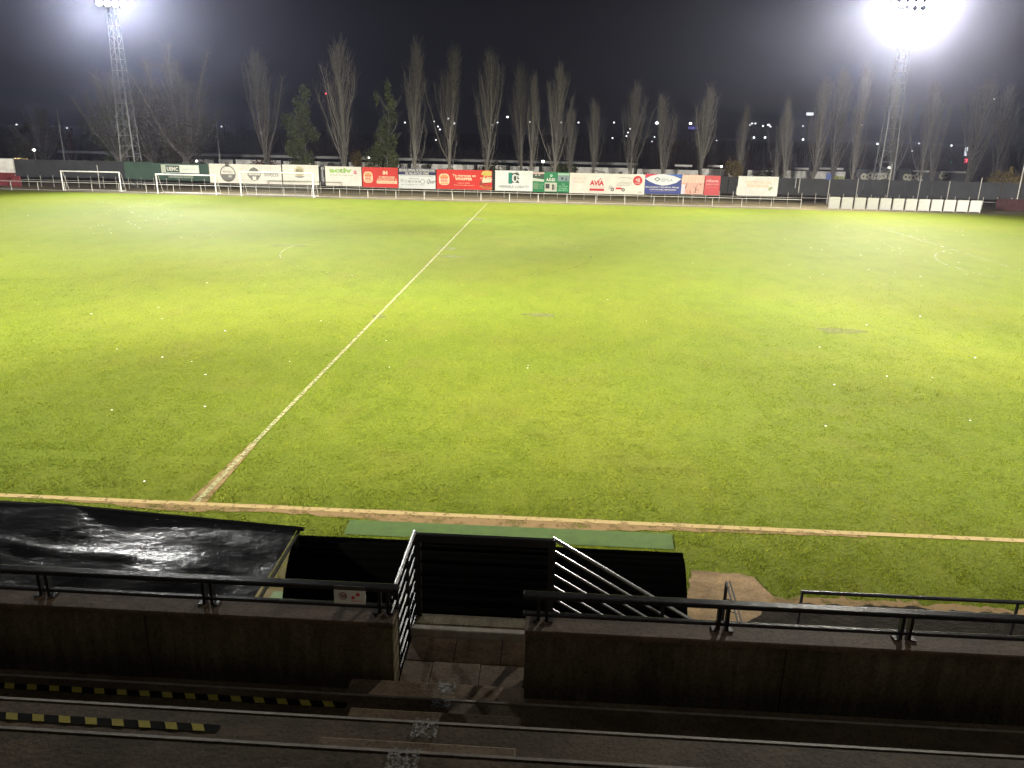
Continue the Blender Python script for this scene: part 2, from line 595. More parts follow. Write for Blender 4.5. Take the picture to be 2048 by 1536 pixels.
go = bpy.data.objects.new("grass_blades", me)
COL.objects.link(go)
tag(go, "short wet green grass blades covering the near part of the pitch", "grass", kind="stuff")

# ------------------------------------------------------------------ grandstand
XA0, XA1 = -9.0, 9.0
tread = [(2.33, 5.59), (2.83, 4.75), (3.34, 3.92), (3.85, 3.07), (4.36, 2.22), (4.87, 1.37)]
gs = empty("grandstand", (0, 3, 0), "dark concrete terraced grandstand with wide steps and a central aisle", "grandstand")
for k, (z, y) in enumerate(tread):
    y0 = tread[k + 1][1] if k + 1 < len(tread) else 0.3
    bb = MB()
    bb.box((XA0, y0, 1.2), (XA1, y - 0.025, z))
    bb.build("terrace_step", MT['concrete'], gs)
    e = MB()
    e.box((XA0, y - 0.023, z - 0.30), (XA1, y, z + 0.004))
    e.build("step_nosing", MT['edge'], gs)
fl = MB()
fl.box((XA0, 5.592, 1.5), (XA1, 6.248, 1.83))
fl.build("walkway_floor", MT['concrete'], gs)
# aisle half steps
xr = atz(1043, 1400, 2.6).x
for (pl, z, pe, zt) in (((702, 1356), 2.08, None, 0), ((700, 1414), 2.58, None, 0), ((640, 1472), 3.09, None, 0), ((560, 1532), 3.60, None, 0)):
    p = atz(*pl, z)
    y1 = p.y
    k = [2.08, 2.58, 3.09, 3.60].index(z)
    yb = [5.592, 4.752, 3.922, 3.072][k]
    s_ = MB()
    s_.box((p.x, yb, [1.832, 2.332, 2.832, 3.342][k]), (xr, max(y1, yb + 0.25), z))
    s_.build("aisle_step", MT['slab'], gs, bevel=0.012)
for (px, py, z, w, d) in ((893, 1375, 2.084, .17, .16), (881, 1407, 2.338, .17, .14), (850, 1455, 2.84, .19, .19), (806, 1517, 3.35, .20, .17)):
    p = atz(px, py, z)
    s_ = MB()
    s_.quad((p.x - w / 2, p.y - d / 2, z), (p.x + w / 2, p.y - d / 2, z), (p.x + w / 2, p.y + d / 2, z), (p.x - w / 2, p.y + d / 2, z))
    s_.build("worn_stencil", MT['stencil'], gs)

# hazard tape
for (x0p, y0p, x1p, y1p, z, lab) in ((-40, 1366, 692, 1412, 2.336, "longer black and yellow hazard tape on the lowest concrete terrace"),
                                     (-40, 1433, 440, 1452, 2.836, "shorter black and yellow hazard tape on the second concrete terrace")):
    A, B = atz(x0p, y0p, z), atz(x1p, y1p, z)
    yc = (A.y + B.y) / 2
    x0, x1 = min(A.x, B.x) - 1.0, max(A.x, B.x)
    w = 0.038
    t = MB()
    t.quad((x0, yc - w, z - .003), (x1, yc - w, z - .003), (x1, yc + w, z - .003), (x0, yc + w, z - .003), 0)
    step = 0.205
    m_ = int((x1 - x0) / step)
    for i in range(m_):
        xs = x1 - 0.12 - i * step
        t.quad((xs - .06, yc - w + .004, z), (xs + .03, yc - w + .004, z), (xs - .015, yc + w - .004, z), (xs - .105, yc + w - .004, z), 1)
    o = t.build("hazard_tape", [MT['tape_b'], MT['tape_y']])
    tag(o, lab, "tape")

# parapet walls
WL = atz(788, 1240, 2.6).x
WR = atz(1050, 1262, 2.6).x
for x0, x1, lab in ((XA0, WL, "concrete parapet wall of the stand left of the stair gap"), (WR, XA1, "concrete parapet wall of the stand right of the stair gap")):
    w = empty("parapet_wall", ((x0 + x1) / 2, 6.4, 0), lab, "wall")
    q_ = MB()
    q_.box((x0 + .01, 6.275, -0.1), (x1 - .01, 6.495, 2.54))
    q_.build("wall_core", MT['pillar'], w)
    L_ = 2.45
    xe_ = [x1 - L_ * i for i in range(8)] if x1 < 0 else [x0 + L_ * i for i in range(8)]
    xe_ = sorted(x_ for x_ in xe_ + [x0, x1] if x0 <= x_ <= x1)
    for xa_, xb_ in zip(xe_[:-1], xe_[1:]):
        if xb_ - xa_ > .1:
            q_ = MB()
            q_.box((xa_ + .004, 6.262, -0.1), (xb_ - .004, 6.508, 2.538))
            q_.build("wall_panel", MT['concrete2'], w, bevel=0.008)
    q_ = MB()
    q_.box((x0 - .004, 6.250, 2.541), (x1 + .004, 6.520, 2.60))
    q_.build("coping", MT['coping'], w, bevel=0.012)

# handrails on the parapets
RY = 6.44
zl = aty(500, 1199, RY).z


def handrail(x0, x1, posts, lab, x_tab=None):
    h = empty("handrail", ((x0 + x1) / 2, RY, 2.6), lab, "handrail", "handrails along the parapet")
    t = MB()
    t.box((x0, RY - .045, 2.845), (x1, RY + .045, 2.895))
    t.build("top_rail", MT['wetsteel'], h, bevel=0.008)
    t = MB()
    t.box((x0, RY - .022, zl - .018), (x1, RY + .022, zl + .018))
    t.build("lower_rail", MT['wetsteel'], h, bevel=0.005)
    for xp in posts:
        t = MB()
        t.box((xp - .055, RY - .03, 2.602), (xp - .025, RY + .03, 2.843))
        t.box((xp + .025, RY - .03, 2.602), (xp + .055, RY + .03, 2.843))
        t.box((xp - .1, RY - .05, 2.602), (xp - .057, RY + .05, 2.612))
        t.box((xp + .057, RY - .05, 2.602), (xp + .1, RY + .05, 2.612))
        t.build("post", MT['black'], h)
    return h


xl = [atz(px, py, 2.6).x for px, py in ((74, 1207), (407, 1222))]
sp = xl[1] - xl[0]
handrail(XA0, WL + .03, [xl[0] - 2 * sp, xl[0] - sp, xl[0], xl[1], WL - .12], "black steel handrail on the parapet left of the stair gap")
xq = [atz(px, py, 2.6).x for px, py in ((1449, 1275), (1819, 1295))]
sp = xq[1] - xq[0]
handrail(WR - .03, XA1, [WR + .16, xq[0], xq[1], xq[1] + sp, xq[1] + 2 * sp], "black steel handrail on the parapet right of the stair gap")

# small sign tied between the rails
A = aty(667, 1171, RY - .05)
B = aty(732, 1209, RY - .05)
sgn = empty("railing_sign", ((A.x + B.x) / 2, RY - .05, 2.7), "small white sign with two red round prints hung on the railing", "sign")
ys = RY - .052
t = MB()
t.box((A.x, ys, B.z), (B.x, ys + .006, A.z - .045))
t.build("plate", MT['white'], sgn)
t = MB()
t.box((A.x, ys, A.z - .044), (B.x, ys + .006, A.z))
t.build("shaded_strip", paint(70, 66, 60), sgn)  # shadow on the sign's upper part, painted as dark grey
hh = A.z - .045 - B.z
ww = B.x - A.x


def disc(mb, cx, cz, r, y, n=20, rz=None, mi=0):
    rz = rz or r
    mb.poly([(cx + r * math.cos(2 * math.pi * i / n), y, cz + rz * math.sin(2 * math.pi * i / n)) for i in range(n)], mi)


def ring(mb, cx, cz, r0, r1, y, n=24, a0=0, a1=360, k=1.0, mi=0):
    for i in range(n):
        t0, t1 = R_(a0 + (a1 - a0) * i / n), R_(a0 + (a1 - a0) * (i + 1) / n)
        mb.quad((cx + r0 * math.cos(t0), y, cz + r0 * k * math.sin(t0)), (cx + r1 * math.cos(t0), y, cz + r1 * k * math.sin(t0)),
                (cx + r1 * math.cos(t1), y, cz + r1 * k * math.sin(t1)), (cx + r0 * math.cos(t1), y, cz + r0 * k * math.sin(t1)), mi)


t = MB()
cx, cz = A.x + ww * .28, B.z + hh * .58
ring(t, cx, cz, .036, .042, ys - .002)
for k in range(-2, 3):
    t.quad((cx + k * .013 - .004, ys - .002, cz + .022), (cx + k * .013 + .004, ys - .002, cz + .022), (cx + k * .011 + .012, ys - .002, cz - .022), (cx + k * .011 + .004, ys - .002, cz - .022))
t.build("round_emblem", paint(120, 40, 35), sgn)
t = MB()
disc(t, A.x + ww * .60, B.z + hh * .48, .018, ys - .002)
disc(t, A.x + ww * .76, B.z + hh * .72, .020, ys - .002)
t.quad((A.x + ww * .55, ys - .002, B.z + hh * .22), (A.x + ww * .9, ys - .002, B.z + hh * .22), (A.x + ww * .9, ys - .002, B.z + hh * .26), (A.x + ww * .55, ys - .002, B.z + hh * .26))
t.build("red_emblem", paint(225, 60, 80), sgn)

# landing, stair and cage railings beyond the gap
XL, XR = aty(836, 1068, 7.6).x, aty(1104, 1080, 7.6).x
ZT = aty(970, 1072, 7.6).z
st = empty("exit_stair", ((XL + XR) / 2, 7, 0), "concrete landing and stair leading from the stand gap down to the pitch", "stair")
q_ = MB()
q_.box((XL - .04, 6.525, 0), (XR + .05, 7.64, 1.77))
q_.build("landing_block", MT['concrete2'], st)
sl = MB()
wx = (XR - XL) / 3
for j, (y0, y1) in enumerate(((6.25, 6.72), (6.73, 7.12))):
    for i in range(3):
        sl = MB()
        sh = 0.0 if j else wx * .4
        x0 = max(XL - .02, XL + i * wx - sh + .004)
        x1 = min(XR + .02, XL + (i + 1) * wx - sh - .004) if i < 2 else XR + .02
        x0 = max(x0, WL + .012) if j == 0 else x0
        x1 = min(x1, WR - .012) if j == 0 else x1
        sl.box((x0, y0, 1.772), (x1, y1, 1.83 + 0.003 * ((i + j) % 2)))
        sl.build("slab", MT['slab'], st, bevel=0.004)
q_ = MB()
q_.box((XL - .02, 7.125, 1.772), (XR + .03, 7.21, 1.925))
q_.build("kerb", MT['edge'], st, bevel=0.01)
for k in range(9):
    q_ = MB()
    x0 = XR + .06 + k * .30
    z = 1.64 - k * .19
    q_.box((x0, 6.56, 0), (x0 + .30, 7.5, z))
    q_.build("stair_tread", MT['concrete'], st)

NB = 7
# front panel
fp = empty("stair_railing", ((XL + XR) / 2, 7.6, 1.83), "black barred railing across the front of the stair landing", "railing", "railings round the stair landing")
t = MB()
t.box((XL - .03, 7.56, ZT - .095), (XR + .03, 7.62, ZT))
t.build("top_rail", MT['black'], fp, bevel=0.006)
for k in range(1, NB):
    t = MB()
    z = ZT - .02 - k * .165
    t.box((XL, 7.585, z - .02), (XR, 7.605, z + .02))
    t.build("bar", MT['shell'], fp)
for x in (XL, XR):
    t = MB()
    t.box((x - .03, 7.57, 1.775), (x + .03, 7.615, ZT - .097))
    t.build("post", MT['black'], fp)
# left panel
XP = XL - .035
lp = empty("stair_railing", (XP, 7.0, 1.83), "black barred railing seen end on at the left side of the landing", "railing", "railings round the stair landing")
t = MB()
t.tube((XP, 6.30, ZT + .01), (XP, 7.62, ZT + .01), .022)
t.build("top_rail", MT['wetsteel'], lp)
for k in range(1, NB + 1):
    t = MB()
    z = ZT - k * .15
    t.tube((XP, 6.53 if z < 2.62 else 6.30, z), (XP, 7.60, z), .010)
    t.build("bar", MT['black'], lp)
for y in (6.555, 7.12, 7.6):
    t = MB()
    t.box((XP - .018, y - .018, 1.5), (XP + .018, y + .018, ZT))
    t.build("post", MT['black'], lp)
# sloping right hand railing of the stair
P0 = aty(1105, 1077, 7.62)
P1 = aty(1385, 1243, 7.62)
slope = (P1.z - P0.z) / (P1.x - P0.x)
rp = empty("stair_railing", (P0.x, 7.62, 1.83), "shiny sloping railing of thin parallel bars beside the descending stair", "railing", "railings round the stair landing")
for k in range(NB):
    t = MB()
    xe = P0.x + (2.9 if k else 2.9)
    z0 = P0.z - k * .150
    t.tube((P0.x, 7.63, z0), (xe, 7.63, z0 + slope * (xe - P0.x)), .016 if k else .022, n=8)
    t.build("bar", MT['bars'], rp)
for i in range(3):
    x = P0.x + .02 + i * 1.25
    zt = P0.z + slope * (x - P0.x)
    t = MB()
    t.box((x - .02, 7.60, max(0, zt - 1.05)), (x + .02, 7.613, zt))
    t.build("post", MT['black'], rp)

# ------------------------------------------------------------------ dugout
DL = aty(596, 1076, 9.0)
DR = aty(1366, 1107, 9.0)
ZD = (DL.z + DR.z) / 2
dg = empty("team_dugout", ((DL.x + DR.x) / 2, 8.4, 0), "black curved shell team dugout standing behind the stair railing", "dugout")
prof = [(9.02, ZD - .04), (9.0, ZD - .01), (8.93, ZD), (8.84, ZD - .015), (8.75, ZD - .05), (8.66, ZD - .11), (8.57, ZD - .19), (8.49, ZD - .28), (8.41, ZD - .38), (8.34, ZD - .50), (8.28, ZD - .66), (8.23, ZD - .9), (8.2, .02)]
for x0, x1, nm in ((DL.x, DR.x, "curved_shell"),):
    b = MB()
    n_ = 8
    for i in range(len(prof) - 1):
        (ya, za), (yb, zb) = prof[i], prof[i + 1]
        b.quad((x0, ya, za), (x0, yb, zb), (x1, yb, zb), (x1, ya, za))
    o = b.build(nm, MT['shell'], dg, smooth=True)
    so = o.modifiers.new("thickness", 'SOLIDIFY')
    so.thickness = 0.03
for x in (DL.x, DR.x):
    b = MB()
    pts = [(x, y, z) for y, z in prof] + [(x, 8.6, 0.02)]
    b.poly(pts)
    o = b.build("side_panel", MT['shell'], dg)
    so = o.modifiers.new("thickness", 'SOLIDIFY')
    so.thickness = 0.02
b = MB()
b.box((DL.x + .1, 8.35, .38), (DR.x - .1, 8.7, .45))
b.build("bench", MT['black'], dg)
b = MB()
b.box((DL.x, 8.98, ZD - .05), (DR.x, 9.03, ZD + .012))
b.build("front_edge", MT['shell'], dg)

# ------------------------------------------------------------------ wet tarpaulin canopy
cp = empty("tarpaulin_canopy", (-6.5, 8, 0), "sagging wet black tarpaulin canopy glinting in the floodlight left of the dugout", "canopy")
XC1 = aty(598, 1060, 8.85).x
XC0 = -11.5
zr = aty(598, 1058, 8.85).z
zl0 = aty(0, 1006, 8.85).z
xx0 = aty(0, 1006, 8.85).x


def canopy_z(x, y):
    u = (x - XC0) / (XC1 - XC0)
    v = (y - 6.62) / (8.85 - 6.62)
    front = zr + (zl0 - zr) * min(1.15, max(0, (XC1 - x) / (XC1 - xx0)))
    ridge = 0.05 * math.exp(-((x + 6.3) / .5) ** 2)
    z = front + ridge
    back = z - 0.22 if v < .5 else z
    sag = 0.05 * math.sin(math.pi * v) * (0.6 + 0.4 * math.sin(x * 1.9))
    fold = 0.018 * math.exp(-((v - .46 + .02 * x) / .05) ** 2) * (1 if x < -4.3 else 0.4)
    diag = 0.028 * math.sin(2.6 * x + 3.2 * v) + 0.014 * math.sin(5.1 * x - 6 * v + 1)
    drop = -0.35 * max(0, .45 - v) ** 1.3
    return z - sag + fold + diag * math.sin(math.pi * min(1, v * 1.2)) + drop


NX, NY = 150, 60
b = MB()
q = random.Random(11)
for j in range(NY + 1):
    for i in range(NX + 1):
        v = j / NY
        y = 6.62 + (8.85 - 6.62) * v
        xe = XC1 - 0.02 - (0.10 * max(0, .5 - v))
        x = XC0 + (xe - XC0) * i / NX
        b.v.append((x, y, canopy_z(x, y) + q.gauss(0, .0022)))
for j in range(NY):
    for i in range(NX):
        k = j * (NX + 1) + i
        b.f.append((k, k + 1, k + NX + 2, k + NX + 1))
        b.mi.append(0)
tm, nt, bs = newmat("wet_black_tarpaulin")
bs.inputs["Base Color"].default_value = (0.010, 0.010, 0.011, 1)
rg = ramp(nt, noise(nt, 1.1, 3), [(0.35, (0.17, 0.17, 0.17)), (0.65, (0.27, 0.27, 0.27))])
nt.links.new(rg, bs.inputs["Roughness"])
bump(nt, bs, noise(nt, 16, 3, 0.75), 1.0, 0.012)
bn = [q_ for q_ in nt.nodes if q_.type == 'BUMP'][0]
nt.links.new(ramp(nt, noise(nt, 1.3, 3, 0.6), [(0.38, (0.12, 0.12, 0.12)), (0.62, (1, 1, 1))]), bn.inputs["Strength"])
b.build("tarpaulin", tm, cp, smooth=True)
b = MB()
def beads(name, n, place, parent, seed, r0, r1):
    q = random.Random(seed)
    V_, F_ = [], []
    for _ in range(n):
        x, y, z = place(q)
        r = q.uniform(r0, r1)
        k = len(V_)
        for j, (rr, zz) in enumerate(((1, -.2), (.75, .35))):
            for i in range(5):
                V_.append((x + r * rr * math.cos(1.2566 * i), y + r * rr * math.sin(1.2566 * i), z + r * zz))
        V_.append((x, y, z + r * .6))
        for i in range(5):
            j = (i + 1) % 5
            F_.append((k + i, k + j, k + 5 + j, k + 5 + i))
            F_.append((k + 5 + i, k + 5 + j, k + 10))
    off = base_of(parent)
    me = bpy.data.meshes.new(name)
    me.from_pydata([(x - off.x, y - off.y, z - off.z) for x, y, z in V_], [], F_)
    me.materials.append(MT['bead'])
    me.polygons.foreach_set('use_smooth', [True] * len(F_))
    o = bpy.data.objects.new(name, me)
    COL.objects.link(o)
    o.parent = parent
    o["kind"] = "stuff"
    return o


def on_tarp(q):
    while True:
        x, y = q.uniform(-7.6, XC1 - .05), q.uniform(6.65, 8.8)
        w_ = math.exp(-((x + 5.3 - (y - 7.6) * .9) / 1.0) ** 2) + .22
        if q.random() < w_:
            return x, y, canopy_z(x, y)


beads("water_beads", 1500, on_tarp, cp, 12, .004, .010)
b = MB()
b.tube((XC0, 8.87, canopy_z(XC0, 8.85) - .02), (xx0 + .8, 8.87, canopy_z(xx0 + .8, 8.85) - .02), .03)
b.tube((xx0 + .8, 8.87, canopy_z(xx0 + .8, 8.85) - .02), (XC1 + .06, 8.87, zr - .01), .03)
b.build("front_bar", MT['black'], cp)
b = MB()
b.tube((XC1, 6.75, canopy_z(XC1, 6.75) - .03), (XC1, 8.85, zr - .03), .022)
b.build("side_bar", MT['black'], cp)
for x, y in ((XC1 - .02, 8.8), (XC1 - .02, 6.9), (-7.4, 8.8), (-7.4, 6.9), (-10.6, 8.8)):
    b = MB()
    b.tube((x, y, 0), (x, y, canopy_z(x, y) - .05), .025)
    b.build("post", MT['black'], cp)

beads("water_beads", 260, lambda q: (q.uniform(2.9, 8), q.uniform(8.2, 10.2), .03), WETGROUND, 13, .006, .013)

# ------------------------------------------------------------------ right side near barrier and leaning gate
A, B = atz(1605, 1184, 1.05), atz(2035, 1203, 1.05)
by = A.y
br = empty("pitch_barrier", (A.x + 2, by, 0), "wet tubular metal barrier at the pitch edge right of the sandy patch", "barrier")
t = MB()
t.tube((A.x - .02, by, 1.05), (A.x + 7, by, 1.05), .028, n=8)
t.build("top_rail", MT['wetsteel'], br)
for i in range(4):
    x = A.x + i * (B.x - A.x)
    t = MB()
    t.tube((x, by, 0), (x, by, 1.03), .022)
    t.build("post", MT['wetsteel'], br)
G0 = aty(1452, 1162, 8.3)
lg = empty("leaning_gate", (G0.x, 8.3, 0), "narrow lattice gate leaning behind the handrail beside the sandy patch", "gate")
for dx in (0, .045):
    t = MB()
    t.tube((G0.x + dx, 8.30, G0.z), (G0.x + .30 + dx, 7.3, G0.z - .95), .011)
    t.build("side_bar", MT['galv'], lg)
t = MB()
t.tube((G0.x + .01, 8.30, G0.z - .02), (G0.x - .03, 8.1, .02), .02)
t.build("leg", MT['wetsteel'], lg)
for k in range(9):
    u = (k + .5) / 9
    t = MB()
    t.tube((G0.x + .30 * u + .02, 8.3 - u, G0.z - .95 * u), (G0.x - .02, 8.25 - .55 * u, G0.z - .95 * u), .006, n=4)
    t.build("rung", MT['wetsteel'], lg)

# ------------------------------------------------------------------ goals
def goal(x0, w, h, y, depth, label):
    r = empty("football_goal", (x0 + w / 2, y, 0), label, "goal", "football goals stored along the far rail")
    for x in (x0, x0 + w):
        t = MB()
        t.tube((x, y, 0), (x, y, h), .06, n=10)
        t.build("goal_post", MT['white'], r)
    t = MB()
    t.tube((x0 - .06, y, h), (x0 + w + .06, y, h), .06, n=10)
    t.build("crossbar", MT['white'], r)
    t = MB()
    for x in (x0, x0 + w):
        t.path([(x, y, h - .05), (x, y + depth * .35, h - .15), (x, y + depth, .06), (x, y, .05)], .028)
    t.tube((x0, y + depth, .06), (x0 + w, y + depth, .06), .045)
    t.build("ground_frame", MT['rail'], r)
    return r


g1a, g1b = atz(128, 381), atz(242, 384)
goal(g1a.x, g1b.x - g1a.x, 2.05, 83.6, 1.0, "small white goal farthest left, before the dark screen")
g2a = atz(318, 387)
goal(g2a.x, 6.35, 2.0, 82.6, 1.2, "small white goal before the green board, middle of three goals")
g3a, g3b = atz(487, 391), atz(625, 396)
g3 = goal(g3a.x, g3b.x - g3a.x, 2.45, 82.3, 1.7, "large white goal with net frame before the white adverts")
t = MB()
x0, x1 = g3a.x, g3b.x
for i in range(38):
    x = x0 + (x1 - x0) * i / 37
    t.tube((x, 82.3 + .6, 2.3), (x, 84.0, .06), .006, n=3, cap=False)
for k in range(10):
    u = k / 10
    t.tube((x0, 82.9 + 1.1 * u, 2.3 - 2.24 * u), (x1, 82.9 + 1.1 * u, 2.3 - 2.24 * u), .006, n=3, cap=False)
t.build("net", MT['net'], g3)

# ------------------------------------------------------------------ rails along the far side
FRY = 83.0
fr = empty("perimeter_rail", (-16, FRY, 0), "thin white tubular rail on posts along the far touchline", "railing")
zt = 0.92
t = MB()
t.tube((-66, FRY, zt), (25.0, FRY, zt), .03)
t.build("top_rail", MT['rail'], fr)
t = MB()
t.tube((-66, FRY, .07), (25.0, FRY, .07), .02)
t.build("ground_rail", MT['rail'], fr)
t = MB()
t.tube((25.0 - 90, FRY, 0), (25.0 - 90, FRY, zt), .035)
p0 = t.build("post", MT['rail'], fr)
repeat(p0, [(3.0 * i, 0, 0) for i in range(1, 31)])

# windbreak fence that carries the adverts
FY = 88.0
XF0 = aty(30, 340, FY).x
XF1 = aty(2130, 390, FY).x
ztopL = aty(150, 321, FY).z
ztopR = aty(1500, 354, FY).z
zbot = aty(1600, 390, FY).z
wf = empty("windbreak_fence", (-8, FY, 0), "tall fence of dark windbreak mesh on pale posts behind the far rail", "fence")
xs = [XF0, aty(247, 330, FY).x, aty(306, 330, FY).x, aty(417, 330, FY).x]
segs = [(xs[0], xs[1], 'screen'), (xs[1], xs[2], 'screen_g'), (xs[2], xs[3], 'screen_g')]
x = xs[3]
while x < XF1 - .1:
    segs.append((x, min(x + 7.2, XF1), 'screen'))
    x += 7.2
q = random.Random(2)
for x0, x1, m_ in segs:
    u = (x0 - XF0) / (XF1 - XF0)
    zt_ = ztopL + (ztopR - ztopL) * min(1, u * 1.4) + q.uniform(-.03, .03)
    b = MB()
    nn = 14
    for i in range(nn):
        xa, xb = x0 + .03 + (x1 - x0 - .06) * i / nn, x0 + .03 + (x1 - x0 - .06) * (i + 1) / nn
        ya, yb = FY + .03 * math.sin(xa * 2), FY + .03 * math.sin(xb * 2)
        b.quad((xa, ya, zbot), (xb, yb, zbot), (xb, yb, zt_ - .02 * math.sin(math.pi * (i + 1) / nn)), (xa, ya, zt_ - .02 * math.sin(math.pi * i / nn)))
    o = b.build("mesh_panel", MT[m_], wf)
    so = o.modifiers.new("thickness", 'SOLIDIFY')
    so.thickness = 0.01
t = MB()
t.tube((XF0, FY - .12, 0), (XF0, FY - .12, 1.28), .033)
p0 = t.build("lower_post", MT['rail'], wf)
nlp = int((XF1 - XF0) / 1.47)
repeat(p0, [(1.47 * i, 0, 0) for i in range(1, nlp)])
t = MB()
t.tube((XF0, FY - .14, zbot - .28), (XF1, FY - .14, zbot - .28), .022)
t.build("lower_rail", MT['rail'], wf)
t = MB()
t.tube((0, 0, 0), (0, 0, 3.1), .05)
src = None
for (px, py, ztop_py) in ((1597, 383, 355), (1655, 396, 352), (1711, 398, 357), (1773, 400, 328), (1834, 402, 352), (1893, 402, 362), (1955, 404, 355), (194, 333, 330), (2040, 372, 300)):
    xx = aty(px, py, FY - .2).x
    zz = aty(px, ztop_py, FY - .2).z
    t = MB()
    t.tube((xx, FY - .2, 0 if px != 1597 else 1.3), (xx, FY - .2, zz), .045 if px != 2040 else .06)
    t.build("tall_post", MT['rail'], wf)

# ------------------------------------------------------------------ adverts
YB = FY - .24
F = YB - .03


class Board:
    def __init__(s, pxl, pxr, ptl, pbl, base, label, group="advertising boards hung on the fence", name="advertising_board"):
        A, B = aty(pxl, ptl, YB), aty(pxl, pbl, YB)
        s.x0, s.z1, s.z0 = A.x, A.z, B.z
        s.x1 = aty(pxr, (ptl + pbl) / 2, YB).x
        s.w, s.h = s.x1 - s.x0, s.z1 - s.z0
        s.o = empty(name, ((s.x0 + s.x1) / 2, YB, s.z0), label, "board", group)
        b = MB()
        nn = 12
        for i in range(nn):
            xa, xb = s.x0 + s.w * i / nn, s.x0 + s.w * (i + 1) / nn
            b.quad((xa, YB, s.z0), (xb, YB, s.z0), (xb, YB, s.z1), (xa, YB, s.z1))
        o = b.build("panel", base, s.o)
        so = o.modifiers.new("thickness", 'SOLIDIFY')
        so.thickness = 0.02
        so.offset = 1
        s.L = 0

    def P(s, u, v, k=1):
        return (s.x0 + s.w * u, F - .004 * k, s.z0 + s.h * v)

    def rect(s, u0, v0, u1, v1, m, name="print", k=1):
        b = MB()
        b.quad(s.P(u0, v0, k), s.P(u1, v0, k), s.P(u1, v1, k), s.P(u0, v1, k))
        return b.build(name, m, s.o)

    def poly(s, pts, m, name="print", k=1):
        b = MB()
        b.poly([s.P(u, v, k) for u, v in pts])
        return b.build(name, m, s.o)

    def disc(s, u, v, r, m, name="logo", k=1, inner=None, kz=1.0, a0=0, a1=360):
        b = MB()
        x, y, z = s.P(u, v, k)
        r *= s.h
        if inner:
            ring(b, x, z, r * inner, r, y, a0=a0, a1=a1, k=kz)
        elif a1 - a0 < 360:
            b.poly([(x + r * math.cos(R_(a0 + (a1 - a0) * i / 20)), y, z + r * kz * math.sin(R_(a0 + (a1 - a0) * i / 20))) for i in range(21)])
        else:
            disc(b, x, z, r, y, rz=r * kz)
        return b.build(name, m, s.o)

    def text(s, body, u, v, h, m, width=None, k=2, bold=0.0, name="lettering", align='CENTER', slant=0):
        cu = bpy.data.curves.new("t", 'FONT')
        cu.body = body
        cu.size = 1
        cu.align_x = align
        cu.align_y = 'CENTER'
        cu.offset = bold
        cu.resolution_u = 2
        cu.shear = slant
        to = bpy.data.objects.new("t", cu)
        me = bpy.data.meshes.new_from_object(to)
        bpy.data.objects.remove(to)
        vs = [v_.co.copy() for v_ in me.vertices]
        xsz = max(c.x for c in vs) - min(c.x for c in vs)
        ysz = max(c.y for c in vs) - min(c.y for c in vs)
        ky = h * s.h / ysz
        kx = (width * s.w / xsz) if width else ky
        ym = (max(c.y for c in vs) + min(c.y for c in vs)) / 2
        x, y, z = s.P(u, v, k)
        off = s.o.location
        me.vertices.foreach_set('co', [q_ for c in vs for q_ in (x + c.x * kx - off.x, y - off.y, z + (c.y - ym) * ky - off.z)])
        me.materials.clear()
        me.materials.append(m)
        me.name = name
        me.update()
        o = bpy.data.objects.new(name, me)
        COL.objects.link(o)
        o.parent = s.o
        return o


WHT = paint(232, 228, 220)
CRM = paint(245, 215, 180)
INK = paint(70, 68, 66)
GRY = paint(120, 118, 115)
REDB = paint(214, 44, 36)

# green university board
b = Board(321.5, 398, 328.8, 345.4, paint(200, 210, 200), "white and green UEMC sign fixed on the green mesh")
b.rect(.12, .08, .48, .92, paint(50, 78, 66))
b.text("UEMC", .30, .5, .50, WHT, .30, bold=.04)
b.rect(.49, .04, .985, .96, paint(225, 232, 224))
b.rect(.0, .0, .10, 1.0, paint(190, 195, 180), k=2)
b.rect(.56, .48, .9, .52, paint(170, 180, 170), k=2)
b2 = Board(336, 388, 350, 356.5, paint(70, 96, 82), "strip of pale lettering on the green mesh below the UEMC sign")
b2.text("UNIVERSIDAD EUROPEA", .5, .5, .7, paint(165, 172, 162), .96, bold=.02)

# white board with two round shop crests
b = Board(417.3, 563, 327, 365.2, WHT, "long white board with a grey round crest and lettering behind the large goal")
b.disc(.255, .50, .43, GRY, inner=.88)
b.disc(.255, .47, .37, GRY, a0=180, a1=360)
b.disc(.255, .93, .12, GRY, kz=.7)
b.text("ANGELS", .255, .60, .11, GRY, .14)
b.text("GO", .285, .36, .11, WHT, .05, k=3, bold=.03)
b.poly([(.53, .55), (.575, .78), (.62, .86), (.665, .78), (.71, .55), (.71, .42), (.665, .2), (.62, .14), (.575, .2), (.53, .42)], GRY, "logo")
b.rect(.545, .45, .70, .58, WHT, k=2)
b.text("TABERNA", .62, .515, .08, INK, .13, k=3)
b.rect(.595, .18, .645, .38, WHT, k=2)
b.text("totco", .86, .50, .22, paint(150, 148, 145), .20, bold=.02)

b = Board(564, 637.5, 328.8, 368.5, WHT, "white board with a yellowish round badge right of the crest board")
b.disc(.47, .66, .27, paint(214, 206, 176))
b.disc(.47, .66, .21, paint(196, 186, 150), k=2)
b.text("PCI", .47, .70, .13, INK, .16, k=3, bold=.03)
b.disc(.47, .45, .26, paint(140, 138, 132), kz=.42, a0=180, a1=360, k=2)
b.text("construcciones y reformas", .50, .20, .06, paint(165, 162, 155), .72)

b = Board(640, 649, 331, 370, paint(38, 36, 38), "narrow dark strip with pale scribbles between two white boards")
for k, (u, v0, v1, du) in enumerate(((.3, .2, .9, .1), (.6, .35, .95, -.1), (.7, .15, .4, .1), (.4, .1, .3, .25))):
    b.poly([(u, v0), (u + .14, v0), (u + .14 + du, v1), (u + du, v1)], paint(150, 148, 170) if k % 2 else paint(190, 188, 185), "scribble")
b.disc(.6, .85, .08, paint(190, 188, 190), inner=.6)

